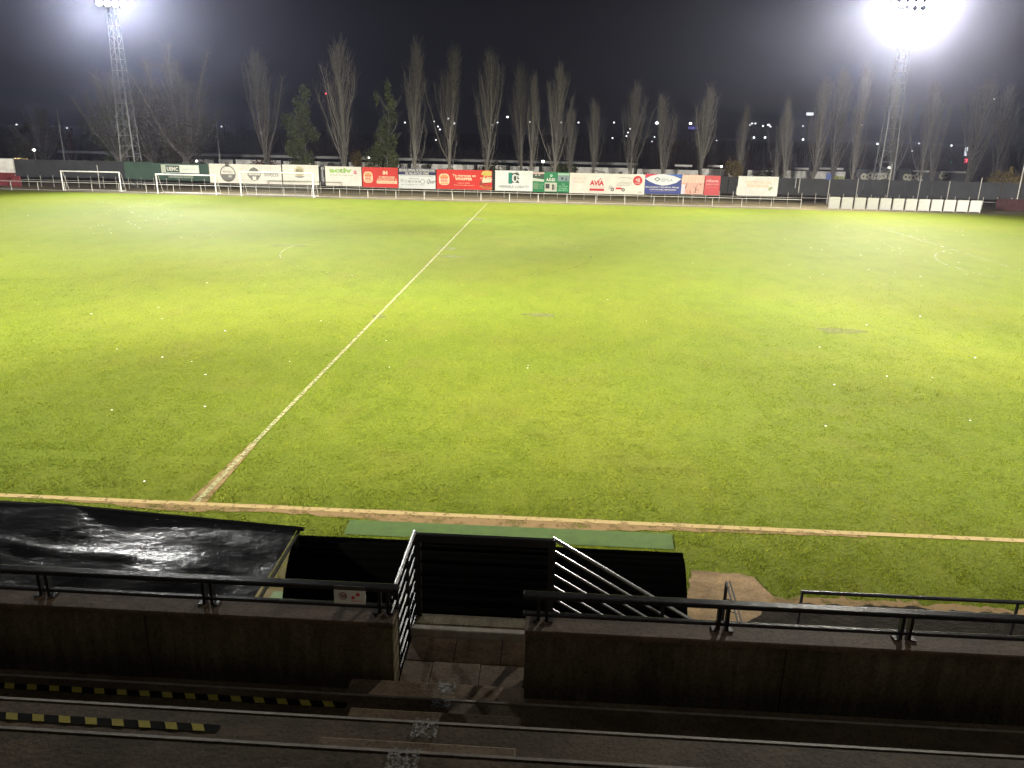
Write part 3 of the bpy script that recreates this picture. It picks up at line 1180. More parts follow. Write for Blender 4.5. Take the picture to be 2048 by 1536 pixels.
b = Board(649.8, 723, 332.3, 371, WHT, "white board with large pale green activa lettering")
b.text("activ", .42, .80, .24, paint(150, 196, 90), .62, bold=.04)
b.text("a", .83, .72, .19, paint(200, 110, 120), .10, bold=.02)
b.text("asesores seguros", .45, .54, .08, paint(150, 175, 120), .62)


def bun(b, u, v, w, h):
    P = []
    for i in range(28):
        t = 2 * math.pi * i / 28
        c, s_ = math.cos(t), math.sin(t)
        e = 0.55
        P.append((u + w / 2 * abs(c) ** e * (1 if c > 0 else -1), v + h / 2 * abs(s_) ** (e if s_ < 0 else .9) * (1 if s_ > 0 else -1)))
    b.poly(P, CRM, "logo")
    cu_ = w / 2 * .82
    b.poly([(u - cu_, v + h * .12), (u + cu_, v + h * .12), (u + cu_ * .85, v + h * .30), (u + cu_ * .4, v + h * .40), (u - cu_ * .4, v + h * .40), (u - cu_ * .85, v + h * .30)], paint(238, 160, 100), "logo", 2)
    b.rect(u - cu_ * .9, v - h * .40, u + cu_ * .9, v - h * .30, paint(238, 160, 100), "logo", 2)
    b.text("BURGER", u, v + h * .10, h * .17, REDB, w * .66, k=3, bold=.02)
    b.text("KING", u, v - h * .13, h * .21, REDB, w * .62, k=3, bold=.03)


b = Board(724, 796, 334, 374, REDB, "red board with cream round badge and a white ribbon of text")
bun(b, .165, .50, .26, .56)
b.text("84", .645, .74, .20, CRM, .14, bold=.05)
b.text("TU SEDE EN PASEO", .69, .52, .10, CRM, .46, bold=.03)
b.text("CALLE VALLADOLID 12", .69, .42, .09, CRM, .54, bold=.03)
b.rect(.40, .20, .97, .35, CRM)
b.text("A 5 minutos de aqui", .68, .275, .09, REDB, .48)

b = Board(797, 871, 336, 376.5, paint(225, 228, 230), "white board with two navy bands of white lettering")
b.rect(0, .84, 1, 1.0, paint(60, 60, 92))
b.rect(0, .68, 1, .83, paint(38, 40, 84), k=1)
b.text("ESCUELA OFICIAL DE ENTRENADORES", .5, .915, .11, WHT, .96, bold=.02)
b.text("DE VALLADOLID CPMZ", .5, .755, .11, WHT, .64, bold=.02)
b.rect(.03, .62, .93, .64, paint(150, 150, 165))
b.text("informacion", .42, .50, .07, paint(120, 120, 130), .28)
b.text("T. 983 37 05 69", .38, .35, .10, INK, .42)
b.text("Quer", .87, .36, .24, INK, .24, slant=.4)
b.disc(.65, .36, .12, GRY, inner=.85)
b.text("www.cursosdeportivos.es / contacto", .38, .20, .06, GRY, .64)
b.disc(.09, .40, .07, GRY, inner=.7)

b = Board(872.8, 984, 338.5, 377.5, REDB, "long red board with white slogan and a burger picture at its right end")
bun(b, .14, .50, .19, .58)
b.text("Te mereces un", .50, .71, .13, CRM, .42, bold=.03)
b.text("WHOPPER", .49, .54, .15, CRM, .31, bold=.05)
b.text("2 panes 3,99€", .49, .32, .07, CRM, .22)
b.text("Promocion valida hasta fin", .50, .22, .06, CRM, .36)
q = random.Random(4)
for k in range(44):
    u, v = q.uniform(.80, .985), q.uniform(.03, .93)
    r = q.uniform(.04, .10)
    if abs(u - .90) > .07 + .05 * math.sin(v * 3):
        continue
    cc = (paint(196, 190, 90) if v > .66 else paint(232, 190, 150) if v > .5 else paint(150, 60, 40) if v > .2 else paint(190, 110, 60))
    b.disc(u, v, r, cc, "picture", k=1 + k * .05, kz=q.uniform(.4, .8))
b.poly([(.80, .80), (.84, .95), (.92, .99), (.99, .93), (.99, .74), (.88, .72)], paint(214, 190, 96), "picture", 4)
b.poly([(.83, .36), (.99, .40), (.99, .56), (.86, .60), (.82, .50)], paint(240, 214, 186), "picture", 4)

b = Board(990.6, 1065.4, 340.5, 381, paint(226, 230, 228), "white board with a teal and black tree emblem above thin lettering")
b.rect(.355, .36, .455, .90, paint(20, 125, 110), "logo")
for k in range(3):
    v = .40 + k * .19
    b.poly([(.45, v), (.50, v + .02), (.64, v - .01), (.645, v + .04), (.60, v + .10), (.64, v + .14), (.52, v + .12), (.45, v + .08)], INK, "logo")
b.disc(.52, .63, .13, paint(226, 230, 228), "logo", 2, kz=1.6)
b.disc(.53, .63, .07, INK, "logo", 3, kz=1.9)
b.text("HERRERA LOBATO", .50, .21, .12, paint(110, 112, 112), .80)

GRN = paint(30, 128, 80)
b = Board(1066, 1139, 343.5, 383.5, GRN, "green board divided into small photographs with white lettering")
b.rect(0, .66, .31, .94, paint(60, 80, 66), "picture")
b.rect(0, .90, .31, .98, paint(220, 180, 180), "picture", 2)
b.poly([(0, .54), (.31, .52), (.31, .62), (0, .70)], paint(205, 212, 196), "picture", 2)
b.rect(.06, .80, .11, .87, paint(190, 190, 180), "picture", 2)
b.rect(.15, .82, .20, .88, paint(190, 190, 180), "picture", 2)
b.rect(.02, .14, .15, .46, paint(110, 150, 110), "picture")
b.text("seguridad\ncalidad\nservicio", .22, .30, .26, paint(150, 200, 160), .15)
b.text("A.D.E.I", .49, .63, .16, WHT, .24, bold=.05)
b.text("0", .50, .83, .13, paint(200, 240, 215), .07, bold=.03)
b.rect(.33, .04, .66, .48, paint(208, 208, 194), "picture")
b.rect(.35, .18, .46, .42, paint(62, 64, 58), "picture", 2)
b.rect(.53, .12, .58, .40, paint(72, 72, 66), "picture", 2)
b.rect(.60, .14, .62, .38, paint(110, 110, 100), "picture", 2)
b.rect(.68, .56, .99, .86, paint(130, 150, 152), "picture")
b.rect(.68, .86, .99, .96, paint(170, 205, 180), "picture")
b.disc(.80, .70, .07, paint(60, 80, 84), "picture", 2)
b.poly([(.88, .60), (.93, .60), (.905, .80)], paint(60, 80, 84), "picture", 2)
b.text("naves\nobras y reformas\nmantenimiento\ntelefono 983 33 21", .83, .26, .36, paint(180, 235, 195), .28)

b = Board(1140, 1289.5, 345.5, 386, paint(234, 228, 218), "long white fuel board with red AVIA lettering, tanker drawing and red disc")
b.text("Gasoleo a\nDomicilio", .12, .66, .28, paint(228, 190, 178), .17)
b.text("AVIA", .365, .53, .26, paint(206, 44, 56), .19, bold=.05)
b.poly([(.385, .68), (.405, .68), (.425, .76), (.405, .76)], paint(206, 44, 56), "lettering", 2)
b.rect(.27, .14, .465, .25, paint(206, 44, 56))
b.rect(.27, .32, .465, .335, paint(230, 120, 110))
b.text("LA SONRISA", .73, .55, .16, paint(196, 194, 184), .20, bold=.02)
b.poly([(.53, .42), (.56, .42), (.60, .30), (.60, .24), (.52, .24)], paint(196, 194, 188), "picture")
b.rect(.62, .24, .70, .33, paint(222, 50, 52), "picture")
b.rect(.62, .42, .80, .45, paint(190, 188, 180), "picture")
b.poly([(.62, .74), (.68, .84), (.78, .84), (.84, .78), (.83, .76), (.77, .80), (.68, .80)], paint(196, 194, 184), "picture")
for u in (.575, .72):
    b.disc(u, .22, .085, INK, "picture", 2)
    b.disc(u, .22, .035, WHT, "picture", 3)
b.disc(.905, .69, .235, paint(210, 48, 52), "badge")
b.text("+2", .905, .72, .17, WHT, .055, bold=.05)
b.text("CENTIMOS", .905, .56, .06, WHT, .08)
b.rect(.92, .08, .97, .16, paint(200, 198, 190))

b = Board(1290.8, 1363.5, 347.5, 387, paint(46, 62, 140), "blue board with white lens shape, red corner and grey diamond logo")
b.poly([(0, 1), (0, .80), (.12, .88), (.30, .96), (.45, 1)], paint(214, 52, 84))
b.poly([(.55, 1), (.80, .93), (1, .82), (1, 1)], paint(58, 104, 190))
P_ = [(.0, .76), (.15, .90), (.38, 1.0), (.52, 1.0), (.78, .92), (.98, .78), (.85, .58), (.65, .46), (.48, .42), (.28, .50), (.12, .62)]
b.poly(P_, paint(226, 228, 234), k=2)
b.poly([(.24, .74), (.33, .86), (.42, .74), (.33, .62)], GRY, "logo", 3)
b.poly([(.28, .74), (.33, .81), (.38, .74), (.33, .67)], paint(226, 228, 234), "logo", 4)
b.text("EPSA", .60, .70, .15, paint(150, 155, 165), .30, k=3)
b.text("BALANZAS Y EQUIPOS, PESAJE", .48, .33, .09, WHT, .90, bold=.02)
b.text("CONTADORES, IMPRESORAS", .50, .21, .08, WHT, .72, bold=.02)
b.rect(.15, .10, .82, .12, paint(120, 110, 160), k=2)

# crumpled banner, fold shading painted as flat tones
b = Board(1364.5, 1409, 349.5, 388, paint(226, 178, 162), "crumpled faded pink banner sagging between the blue and red boards")
q = random.Random(8)
b.rect(0, .60, .98, .98, paint(236, 200, 182))
for k in range(26):
    u, v = q.uniform(0.02, .9), q.uniform(.02, .56)
    b.poly([(u, v), (u + q.uniform(.02, .10), v + q.uniform(-.02, .04)), (u + q.uniform(-.05, .08), min(.59, v + q.uniform(.05, .3)))],
           q.choice([paint(206, 150, 138), paint(150, 110, 98), paint(226, 190, 178), paint(196, 116, 104)]), "crease_shade", 2 + k * .06)
for k in range(6):
    u = .1 + k * .15
    b.poly([(u, .60), (u + .02, .60), (u + .06, .97), (u + .05, .97)], paint(214, 168, 152), "crease_shade", 4)
b.rect(0, 0, .16, .5, paint(224, 220, 232), k=4.2)
b = Board(1409.5, 1440, 351, 390, paint(206, 70, 76), "small faded red banner right of the crumpled pink one")
b.text("ribera", .5, .74, .15, paint(240, 190, 190), .72, bold=.02)
b.text("VALLADOLID ARROYO", .5, .56, .07, paint(240, 190, 190), .80)
b.rect(.15, .40, .85, .42, paint(226, 120, 126))

b = Board(1477.5, 1556, 352, 391, paint(230, 228, 222), "white board with faded orange lettering and green leaf, standing alone on the mesh")
b.text("CENTRO DE DIA", .50, .70, .15, paint(240, 200, 160), .66, bold=.02)
b.text("RESIDENCIA", .50, .52, .14, paint(240, 196, 150), .54, bold=.02)
b.poly([(.76, .40), (.84, .50), (.88, .44), (.82, .34)], paint(170, 186, 130), "logo")
b.disc(.80, .34, .06, paint(190, 196, 150), "logo")
b.poly([(0, 0), (-.03, .1), (-.02, .45), (0, .5)], paint(200, 198, 192), "torn_edge")

# blue notice on a fence post
o = MB()
p = aty(1658, 349, FY - .3)
o.box((p.x - .28, p.y - .02, p.z - .55), (p.x + .28, p.y, p.z + .12))
tag(o.build("notice_plate", paint(40, 62, 130)), "small blue notice plate on top of a fence post at the right", "sign")

# low white panels on the right of the far rail
pan = None
ord_ = ["leftmost", "second from the left", "third from the left", "fourth from the left", "fifth from the left", "sixth from the left",
        "sixth from the right", "fifth from the right", "fourth from the right", "third from the right", "second from the right", "rightmost"]
cxs = [(1663 + i * (1939 - 1663) / 11) for i in range(12)]
for i, cpx in enumerate(cxs):
    p = atz(cpx, 418 + i * .55)
    r_ = empty("barrier_panel", (p.x, 83.2, 0), "low white hoarding panel on the far rail, %s of twelve" % ord_[i], "panel", "white panels in a row on the far rail")
    t = MB()
    t.box((p.x - .53, 83.18, .10), (p.x + .53, 83.22, 1.26 - .002 * i))
    t.build("panel_face", MT['hoard'], r_)
    t = MB()
    t.box((p.x - .56, 83.23, .0), (p.x - .50, 83.29, 1.2))
    t.box((p.x + .50, 83.23, .0), (p.x + .56, 83.29, 1.2))
    t.build("panel_stand", MT['rail'], r_)
t = MB()
t.box((41.0, 83.25, 0), (41.06, 83.31, .1))

# walls at both ends of the fence
pL = aty(-60, 330, 88.3)
lw = empty("end_wall", (XF0 - 3, 88.4, 0), "whitewashed wall with red lower half at the far left corner", "wall")
t = MB()
t.box((XF0 - 14, 88.3, 1.45), (XF0 - .05, 88.5, 3.0))
t.build("upper_wall", MT['wallw'], lw)
t = MB()
t.box((XF0 - 14, 88.28, 0), (XF0 - .05, 88.5, 1.448))
t.box((XF0 - .05, 87.2, 0), (XF0 + .9, 87.4, 1.2))
t.build("lower_wall", MT['wallr'], lw)
rw = empty("end_wall", (52, 87, 0), "low red wall with shade painted in at the far right corner", "wall")
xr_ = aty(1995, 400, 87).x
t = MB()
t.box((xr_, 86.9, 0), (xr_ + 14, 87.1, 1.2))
t.build("wall_body", mat("shaded_red_wall", (0.045, 0.014, 0.014), 0.9, var=0.4), rw)  # darker copy of the red paint, shade put into its colour

# ------------------------------------------------------------------ long shelter and graffiti walls behind the fence
SY = 121.0
A, B = aty(115, 298, SY), aty(1275, 331, SY)
ZS = (A.z + B.z) / 2
sh = empty("long_shelter", ((A.x + B.x) / 2, SY, 0), "long low dark shelter with thin pale roof edge behind the trees", "shelter")
t = MB()
t.box((A.x, SY, ZS - .12), (B.x, SY + 9, ZS + .05))
t.build("roof", MT['shed'], sh)
t = MB()
t.box((A.x, SY - .1, ZS - .28), (B.x, SY - .002, ZS + .08))
t.build("roof_edge", MT['fascia'], sh)
for k in range(17):
    x = A.x + .5 + (B.x - A.x - 1) * k / 16
    t = MB()
    t.box((x - .12, SY + .1, 0), (x + .12, SY + .35, ZS - .125))
    t.build("column", MT['pillar'], sh)
t = MB()
t.box((A.x, SY + 8.8, 0), (B.x, SY + 9, ZS - .13))
t.build("rear_wall", MT['pillar'], sh)


def graffiti(root, x0, x1, y, z0, z1, n, seed, cols):
    q = random.Random(seed)
    for k in range(n):
        cx = q.uniform(x0 + .8, x1 - .8)
        cz = q.uniform(z0 + (z1 - z0) * .45, z1 - .35)
        r = q.uniform(.25, .6)
        b = MB()
        m_ = cols[q.randrange(len(cols))]
        ty = q.randrange(3)
        yy = y - .006 - .002 * (k % 9)
        if ty == 0:
            ring(b, cx, cz, r * .65, r, yy, n=12, a0=q.uniform(0, 180), a1=q.uniform(250, 420), k=.8)
        elif ty == 1:
            x = cx - r
            for _ in range(5):
                dz = q.uniform(-.3, .3)
                b.quad((x, yy, cz - .28), (x + .12, yy, cz - .28), (x + .25 + dz * .3, yy, cz + .28), (x + .13 + dz * .3, yy, cz + .28))
                x += q.uniform(.18, .34)
        else:
            disc(b, cx, cz, r * 1.1, yy, n=9, rz=r * .7)
        b.build("graffiti", m_, root)


GC = [paint(150, 148, 142), paint(96, 94, 92), paint(60, 58, 60), paint(170, 168, 162), paint(122, 120, 128)]
GW = 117.0
zw = aty(900, 329, GW).z
xa = aty(330, 325, GW).x
k = 0
marks = [(330, 428), (438, 466), (472, 562), (567, 622), (630, 690), (697, 775), (780, 815), (822, 948), (955, 1012), (1020, 1078), (1084, 1148), (1153, 1268), (1275, 1398)]
gw = empty("graffiti_wall", (aty(860, 330, GW).x, GW, 0), "long whitewashed wall covered in grey graffiti behind the adverts", "wall")
for (p0_, p1_) in marks:
    x0, x1 = aty(p0_, 330, GW).x, aty(p1_, 330, GW).x
    t = MB()
    t.box((x0, GW, 0), (x1, GW + .25, zw + .04 * ((k * 7) % 3 - 1)))
    t.build("wall_bay", MT['wallw'], gw)
    t = MB()
    t.box((x1 + .03, GW - .08, 0), (x1 + .38, GW + .3, zw + .12))
    t.build("pillar", MT['pillar'], gw)
    graffiti(gw, x0, x1, GW, 0.6, zw, 2 + int((x1 - x0) * .45), 30 + k, GC)
    k += 1
t = MB()
x0, x1 = aty(1272, 330, GW + 2).x, aty(1470, 335, GW + 2).x

# second wall group to the right
gw2 = empty("graffiti_wall", (aty(1550, 345, GW).x, GW, 0), "pale two level wall with coloured graffiti right of the shelter", "wall")
seg2 = [(1402, 1450, 338), (1496, 1548, 341), (1572, 1640, 342), (1640, 1692, 343)]
for j, (p0_, p1_, pt) in enumerate(seg2):
    x0, x1 = aty(p0_, pt, GW).x, aty(p1_, pt, GW).x
    z1 = aty((p0_ + p1_) / 2, pt, GW).z
    t = MB()
    t.box((x0, GW, 0), (x1 - .04, GW + .25, z1))
    t.build("wall_bay", MT['wallw'], gw2)
for (p0_, p1_, pt, pb) in ((1350, 1385, 329, 333), (1416, 1446, 330, 334), (1590, 1618, 335, 339), (1640, 1688, 335, 339)):
    x0, x1 = aty(p0_, pt, GW + 6).x, aty(p1_, pt, GW + 6).x
    t = MB()
    t.box((x0, GW + 6, aty(p0_, pb, GW + 6).z), (x1, GW + 6.2, aty(p0_, pt, GW + 6).z))
    t.build("upper_band", MT['wallw'], gw2)
x0, x1 = aty(1640, 345, GW).x, aty(1692, 345, GW).x
graffiti(gw2, x0, x1, GW, .9, 2.0, 9, 77, [paint(150, 160, 70), paint(172, 170, 90), paint(150, 150, 190), paint(200, 198, 200)])
x0, x1 = aty(1400, 345, GW).x, aty(1548, 345, GW).x
graffiti(gw2, x0, x1, GW, .9, 2.0, 4, 78, [paint(190, 180, 172), paint(170, 160, 152)])
# grey low building with bubble letters
bx0, bx1 = aty(1715, 350, GW).x, aty(1940, 350, GW).x
zb = aty(1830, 341, GW).z
lb = empty("low_building", ((bx0 + bx1) / 2, GW + 3, 0), "low grey flat roofed building with pale graffiti letters at the right", "building")
t = MB()
t.box((bx0, GW, 0), (bx1, GW + 8, zb))
t.build("walls", MT['building'], lb)
for (p0_, p1_) in ((1825, 1858), (1882, 1935)):
    x0, x1 = aty(p0_, 342, GW).x, aty(p1_, 342, GW).x
    t = MB()
    t.box((x0, GW - .15, zb - .22), (x1, GW - .002, zb + .05))
    t.build("roof_edge", MT['wallw'], lb)
q = random.Random(5)
for (p0_, p1_, nn) in ((1724, 1784, 9), (1808, 1845, 5), (1880, 1896, 2)):
    for i in range(nn):
        px_ = p0_ + (p1_ - p0_) * (i + .5) / nn
        c_ = aty(px_, 352.5 + q.uniform(-2, 2) + (i * .5 if p0_ > 1800 else 0), GW)
        b = MB()
        ring(b, c_.x, c_.z, .15, .42, GW - .01 - .003 * i, n=12, a0=q.uniform(0, 60), a1=q.uniform(300, 400), k=1.1)
        b.build("graffiti", paint(214, 210, 190), lb)

# ------------------------------------------------------------------ trees
def add_prism(V, Fc, a, b_, r0, r1):
    d = (b_ - a)
    L = d.length
    if L < 1e-4:
        return
    d /= L
    u = d.cross(Vector((0.31, 0.87, 0.2))).normalized()
    w = d.cross(u)
    k = len(V)
    for c_, r in ((a, r0), (b_, r1)):
        for i in range(3):
            t = 2.0944 * i
            V.append(c_ + (u * math.cos(t) + w * math.sin(t)) * r)
    for i in range(3):
        j = (i + 1) % 3
        Fc.append((k + i, k + j, k + 3 + j, k + 3 + i))


def mesh_from(name, V, Fc, m):
    me = bpy.data.meshes.new(name)
    me.from_pydata([tuple(v) for v in V], [], Fc)
    me.materials.append(m)
    return me


def limb(V, Fc, p, d, L, r, q, seg=5, up=0.25, wob=0.12):
    pts = [p.copy()]
    for i in range(seg):
        d = (d + Vector((q.gauss(0, wob), q.gauss(0, wob), up))).normalized()
        p2 = p + d * (L / seg)
        add_prism(V, Fc, p, p2, r * (1 - .8 * i / seg), r * (1 - .8 * (i + 1) / seg))
        p = p2
        pts.append(p.copy())
    return pts, d


def poplar(seed, width=1.0, forks=2):
    """bare upright poplar of unit-ish height 16 m"""
    q = random.Random(seed)
    Vt, Ft, Vl, Fl, Vc, Fc = [], [], [], [], [], []
    Ht = 16.0
    p = Vector((0, 0, 0))
    d = Vector((0, 0, 1))
    tp = [p.copy()]
    for i in range(9):
        d = (d + Vector((q.gauss(0, .05), q.gauss(0, .05), .25))).normalized()
        p2 = p + d * (Ht * .93 / 9)
        add_prism(Vt, Ft, p, p2, .26 * (1 - .1 * i), .26 * (1 - .1 * (i + 1)))
        p = p2
        tp.append(p.copy())
    nl = 46
    for k in range(nl):
        u = .07 + .83 * (k + q.random() * .5) / nl
        f = u * 9
        i = min(8, int(f))
        st_ = tp[i].lerp(tp[i + 1], f - i)
        a = q.uniform(0, 6.283)
        tilt = R_(q.uniform(12, 38) * (1.1 - .45 * u)) * width
        dd = Vector((math.cos(a) * math.sin(tilt), math.sin(a) * math.sin(tilt), math.cos(tilt)))
        L = (Ht * (1 - u) * q.uniform(.40, .74) + .8) * (0.55 if u < .14 else 1)
        r = .085 * (1 - .6 * u) * q.uniform(.5, 1.1)
        pts, de = limb(Vl, Fl, st_, dd, L, r, q, 5, .34 - .1 * u, .07)
        nt_ = int(14 + L * 4.5)
        for _ in range(nt_):
            j = q.uniform(.6, 4.95)
            i2 = int(j)
            s0 = pts[i2].lerp(pts[i2 + 1], j - i2)
            a2 = q.uniform(0, 6.283)
            t2 = R_(q.uniform(10, 48))
            d2 = Vector((math.cos(a2) * math.sin(t2), math.sin(a2) * math.sin(t2), math.cos(t2)))
            L2 = q.uniform(.5, 1.7)
            s1 = s0 + d2 * L2 * .5
            s2 = s1 + (d2 + Vector((0, 0, .35))).normalized() * L2 * .5
            add_prism(Vc, Fc, s0, s1, .014, .010)
            add_prism(Vc, Fc, s1, s2, .012, .006)
    for _ in range(60):
        j = q.uniform(6.5, 8.9)
        i2 = int(j)
        s0 = tp[i2].lerp(tp[i2 + 1], j - i2)
        a2 = q.uniform(0, 6.283)
        t2 = R_(q.uniform(6, 26))
        d2 = Vector((math.cos(a2) * math.sin(t2), math.sin(a2) * math.sin(t2), math.cos(t2)))
        add_prism(Vc, Fc, s0, s0 + d2 * q.uniform(.8, 2.2), .016, .006)
    return (mesh_from("trunk", Vt, Ft, MT['bark']), mesh_from("limbs", Vl, Fl, MT['bark']), mesh_from("crown", Vc, Fc, MT['twig']))


def tree_obj(name, parts, loc, scale, rotz, label, cat="tree", group=None):
    r = empty(name, loc, label, cat, group)
    r.scale = scale
    r.rotation_euler = (q.gauss(0, .025), q.gauss(0, .03), rotz)
    for nm, me in zip(("trunk", "limbs", "crown"), parts):
        o = bpy.data.objects.new(nm, me)
        COL.objects.link(o)
        o.parent = r
    return r


protos = [poplar(s, w) for s, w in ((1, .75), (2, .95), (3, .8), (4, 1.1), (5, .65), (6, .9))]
TY = 108.0
PB = [(523, 88, 1, 1.15, "tall bare poplar left of the narrow green tree, before the white adverts"),
      (680, 70, 3, 1.1, "tallest broad bare poplar between the two leafy green trees"),
      (826, 72, 0, .95, "tall slim bare poplar just right of the second leafy green tree"),
      (900, 86, 4, 1.05, "slim bare poplar above the right half of the navy banded board"),
      (972, 90, 1, .95, "bare poplar above the right end of the long red board"),
      (1046, 118, 3, .8, "bare poplar above the white board with the tree emblem"),
      (1066, 140, 0, .7, "smaller bare poplar leaning out just right of the tree emblem board's trunk"),
      (1114, 122, 2, .95, "bare poplar rising above the small green photograph board"),
      (1146, 208, 5, .9, "short bare poplar between the green board's tree and the fuel board"),
      (1193, 190, 5, .8, "short bare poplar above the AVIA lettering"),
      (1271, 158, 2, 1.05, "bare poplar above the red disc of the fuel board"),
      (1337, 182, 4, 1.1, "bare poplar above the blue lens board"),
      (1416, 164, 0, 1.15, "bare poplar above the small faded red banner"),
      (1494, 202, 4, .9, "faint bare poplar above the lone white board"),
      (1568, 212, 5, 1.0, "faint bare poplar just right of the lone white board"),
      (1589, 190, 0, .8, "thin pale bare poplar close behind the post right of the lone board"),
      (1646, 150, 2, 1.1, "misty bare poplar left of the blue notice plate"),
      (1690, 128, 1, 1.0, "misty tall bare poplar right of the blue notice plate"),
      (1733, 122, 0, .9, "misty bare poplar just left of the right floodlight mast"),
      (1812, 150, 4, 1.0, "misty bare poplar just right of the right floodlight mast"),
      (1868, 168, 2, .9, "misty slim bare poplar above the row of white panels"),
      (1897, 150, 4, .85, "misty slim bare poplar left of the coloured traffic lights"),
      (1968, 150, 3, 1.35, "broad bare tree at the right above the end of the mesh fence"),
      (2030, 160, 1, 1.1, "bare poplar at the right edge of the picture")]
q = random.Random(21)
for (px, pt, pi, wf_, lab) in PB:
    Y_ = TY + q.uniform(-1.5, 2.5)
    tp_ = aty(px, pt, Y_)
    base = aty(px + (px - 920) * -.02, 340, Y_)
    s_ = tp_.z / 16.2
    tree_obj("bare_poplar", protos[pi], ((tp_.x + base.x) / 2, Y_, 0), (s_ * wf_, s_ * wf_, s_), q.uniform(0, 6.28), lab, group="bare poplars in a row behind the fence")


def leaf_mass(blobs, n, seed, size, m, name="crown"):
    """leaf-sized faces through lumpy volumes"""
    rs_ = np.random.RandomState(seed)
    tot = sum(b_[6] for b_ in blobs)
    V_ = []
    for (cx, cy, cz, rx, ry, rz, wgt) in blobs:
        k = int(n * wgt / tot)
        d_ = rs_.normal(size=(k, 3))
        d_ /= np.linalg.norm(d_, axis=1)[:, None]
        rad = rs_.rand(k) ** .45 * (1 + .25 * np.sin(d_[:, 0] * 7 + seed) * np.cos(d_[:, 2] * 6))
        V_.append(np.array([cx, cy, cz]) + d_ * rad[:, None] * np.array([rx, ry, rz]))
    P_ = np.concatenate(V_)
    k = len(P_)
    u = rs_.normal(size=(k, 3)) * size
    w = rs_.normal(size=(k, 3)) * size
    V_ = np.stack([P_ - u, P_ + w, P_ + u * .6 - w * .5], 1).reshape(-1, 3)
    me = bpy.data.meshes.new(name)
    me.from_pydata(V_.tolist(), [], np.arange(3 * k).reshape(-1, 3).tolist())
    me.materials.append(m)
    return me


def leafy(name, px, pt, Y_, blobs, n, seed, size, m, label, hgt0, cat="tree", wide=1.0):
    tp_ = aty(px, pt, Y_)
    r = empty(name, (tp_.x, Y_, 0), label, cat)
    s_ = tp_.z / hgt0
    r.scale = (s_ * wide, s_ * wide, s_)
    q_ = random.Random(seed)
    Vt, Ft = [], []
    p = Vector((0, 0, 0))
    d = Vector((0, 0, 1))
    for i in range(6):
        d = (d + Vector((q_.gauss(0, .06), q_.gauss(0, .06), .2))).normalized()
        p2 = p + d * hgt0 * .12
        add_prism(Vt, Ft, p, p2, .22 - .025 * i, .22 - .025 * (i + 1))
        if i > 0:
            for _ in range(4):
                a_ = q_.uniform(0, 6.28)
                limb(Vt, Ft, p2, Vector((math.cos(a_), math.sin(a_), .7)).normalized(), hgt0 * .22, .07, q_, 4, .2, .15)
        p = p2
    o = bpy.data.objects.new("trunk", mesh_from("trunk", Vt, Ft, MT['bark']))
    COL.objects.link(o)
    o.parent = r
    o = bpy.data.objects.new("crown", leaf_mass(blobs, n, seed, size, m))
    COL.objects.link(o)
    o.parent = r
    return r


def column_blobs(h, w, seed, n=18, top=1.0):
    q_ = random.Random(seed)
    out = []
    for i in range(n):
        u = (i + .5) / n
        z = h * (.12 + .85 * u)
        rr = w * (.55 + .45 * math.sin(math.pi * min(1, u * 1.15))) * q_.uniform(.55, .95)
        out.append((q_.gauss(0, w * .38), q_.gauss(0, w * .38), z, rr * .7, rr * .7, h / n * 1.6, rr))
    return out


leafy("green_tree", 596, 176, 106, column_blobs(12, 2.1, 3), 5200, 3, .11, MT['leafg'], "narrow leafy green tree between two bare poplars, left of centre", 12)
leafy("green_tree", 771, 165, 106, column_blobs(12, 1.5, 9), 4600, 9, .11, MT['leafg'], "slender leafy green tree between the tallest poplars", 12)


def willow(px, pt, Y_, w, seed, label, m, hgt0=14):
    tp_ = aty(px, pt, Y_)
    r = empty("spreading_tree", (tp_.x, Y_, 0), label, "tree")
    q_ = random.Random(seed)
    k = tp_.z / hgt0
    r.scale = (k, k, k)
    Vt, Ft, Vl, Fl, Vc, Fc = [], [], [], [], [], []
    add_prism(Vt, Ft, Vector((0, 0, 0)), Vector((.1, 0, 2.2)), .5, .38)
    blobs = []
    for i in range(44):
        a_ = q_.uniform(0, 6.28)
        tl = R_(q_.uniform(4, 58))
        d = Vector((math.cos(a_) * math.sin(tl) * w, math.sin(a_) * math.sin(tl), math.cos(tl))).normalized()
        pts, de = limb(Vl, Fl, Vector((.1, 0, q_.uniform(1.6, 2.4))), d, hgt0 * q_.uniform(.5, .92) * (1 - .25 * tl), .17, q_, 6, .12, .10)
        for _ in range(120):
            j = q_.uniform(1.4, 5.95)
            i2 = int(j)
            s0 = pts[i2].lerp(pts[i2 + 1], j - i2)
            dd = Vector((q_.gauss(0, .5), q_.gauss(0, .5), q_.uniform(.1, 1))).normalized()
            s1 = s0 + dd * q_.uniform(.6, 1.8)
            add_prism(Vc, Fc, s0, s1, .018, .007)
        e = pts[4]
        if e.z < hgt0 * .72:
            blobs.append((e.x, e.y, e.z - .6, 1.3, 1.3, 1.2, 1))
            e = pts[2]
            blobs.append((e.x, e.y, e.z - .2, 1.0, 1.0, 1.0, .7))
    for nm, V_, F_, mm in (("trunk", Vt, Ft, MT['bark']), ("limbs", Vl, Fl, MT['bark']), ("twigs", Vc, Fc, MT['twig'])):
        o = bpy.data.objects.new(nm, mesh_from(nm, V_, F_, mm))
        COL.objects.link(o)
        o.parent = r
    o = bpy.data.objects.new("crown", leaf_mass(blobs, 8200, seed, .085, m))
    COL.objects.link(o)
    o.parent = r


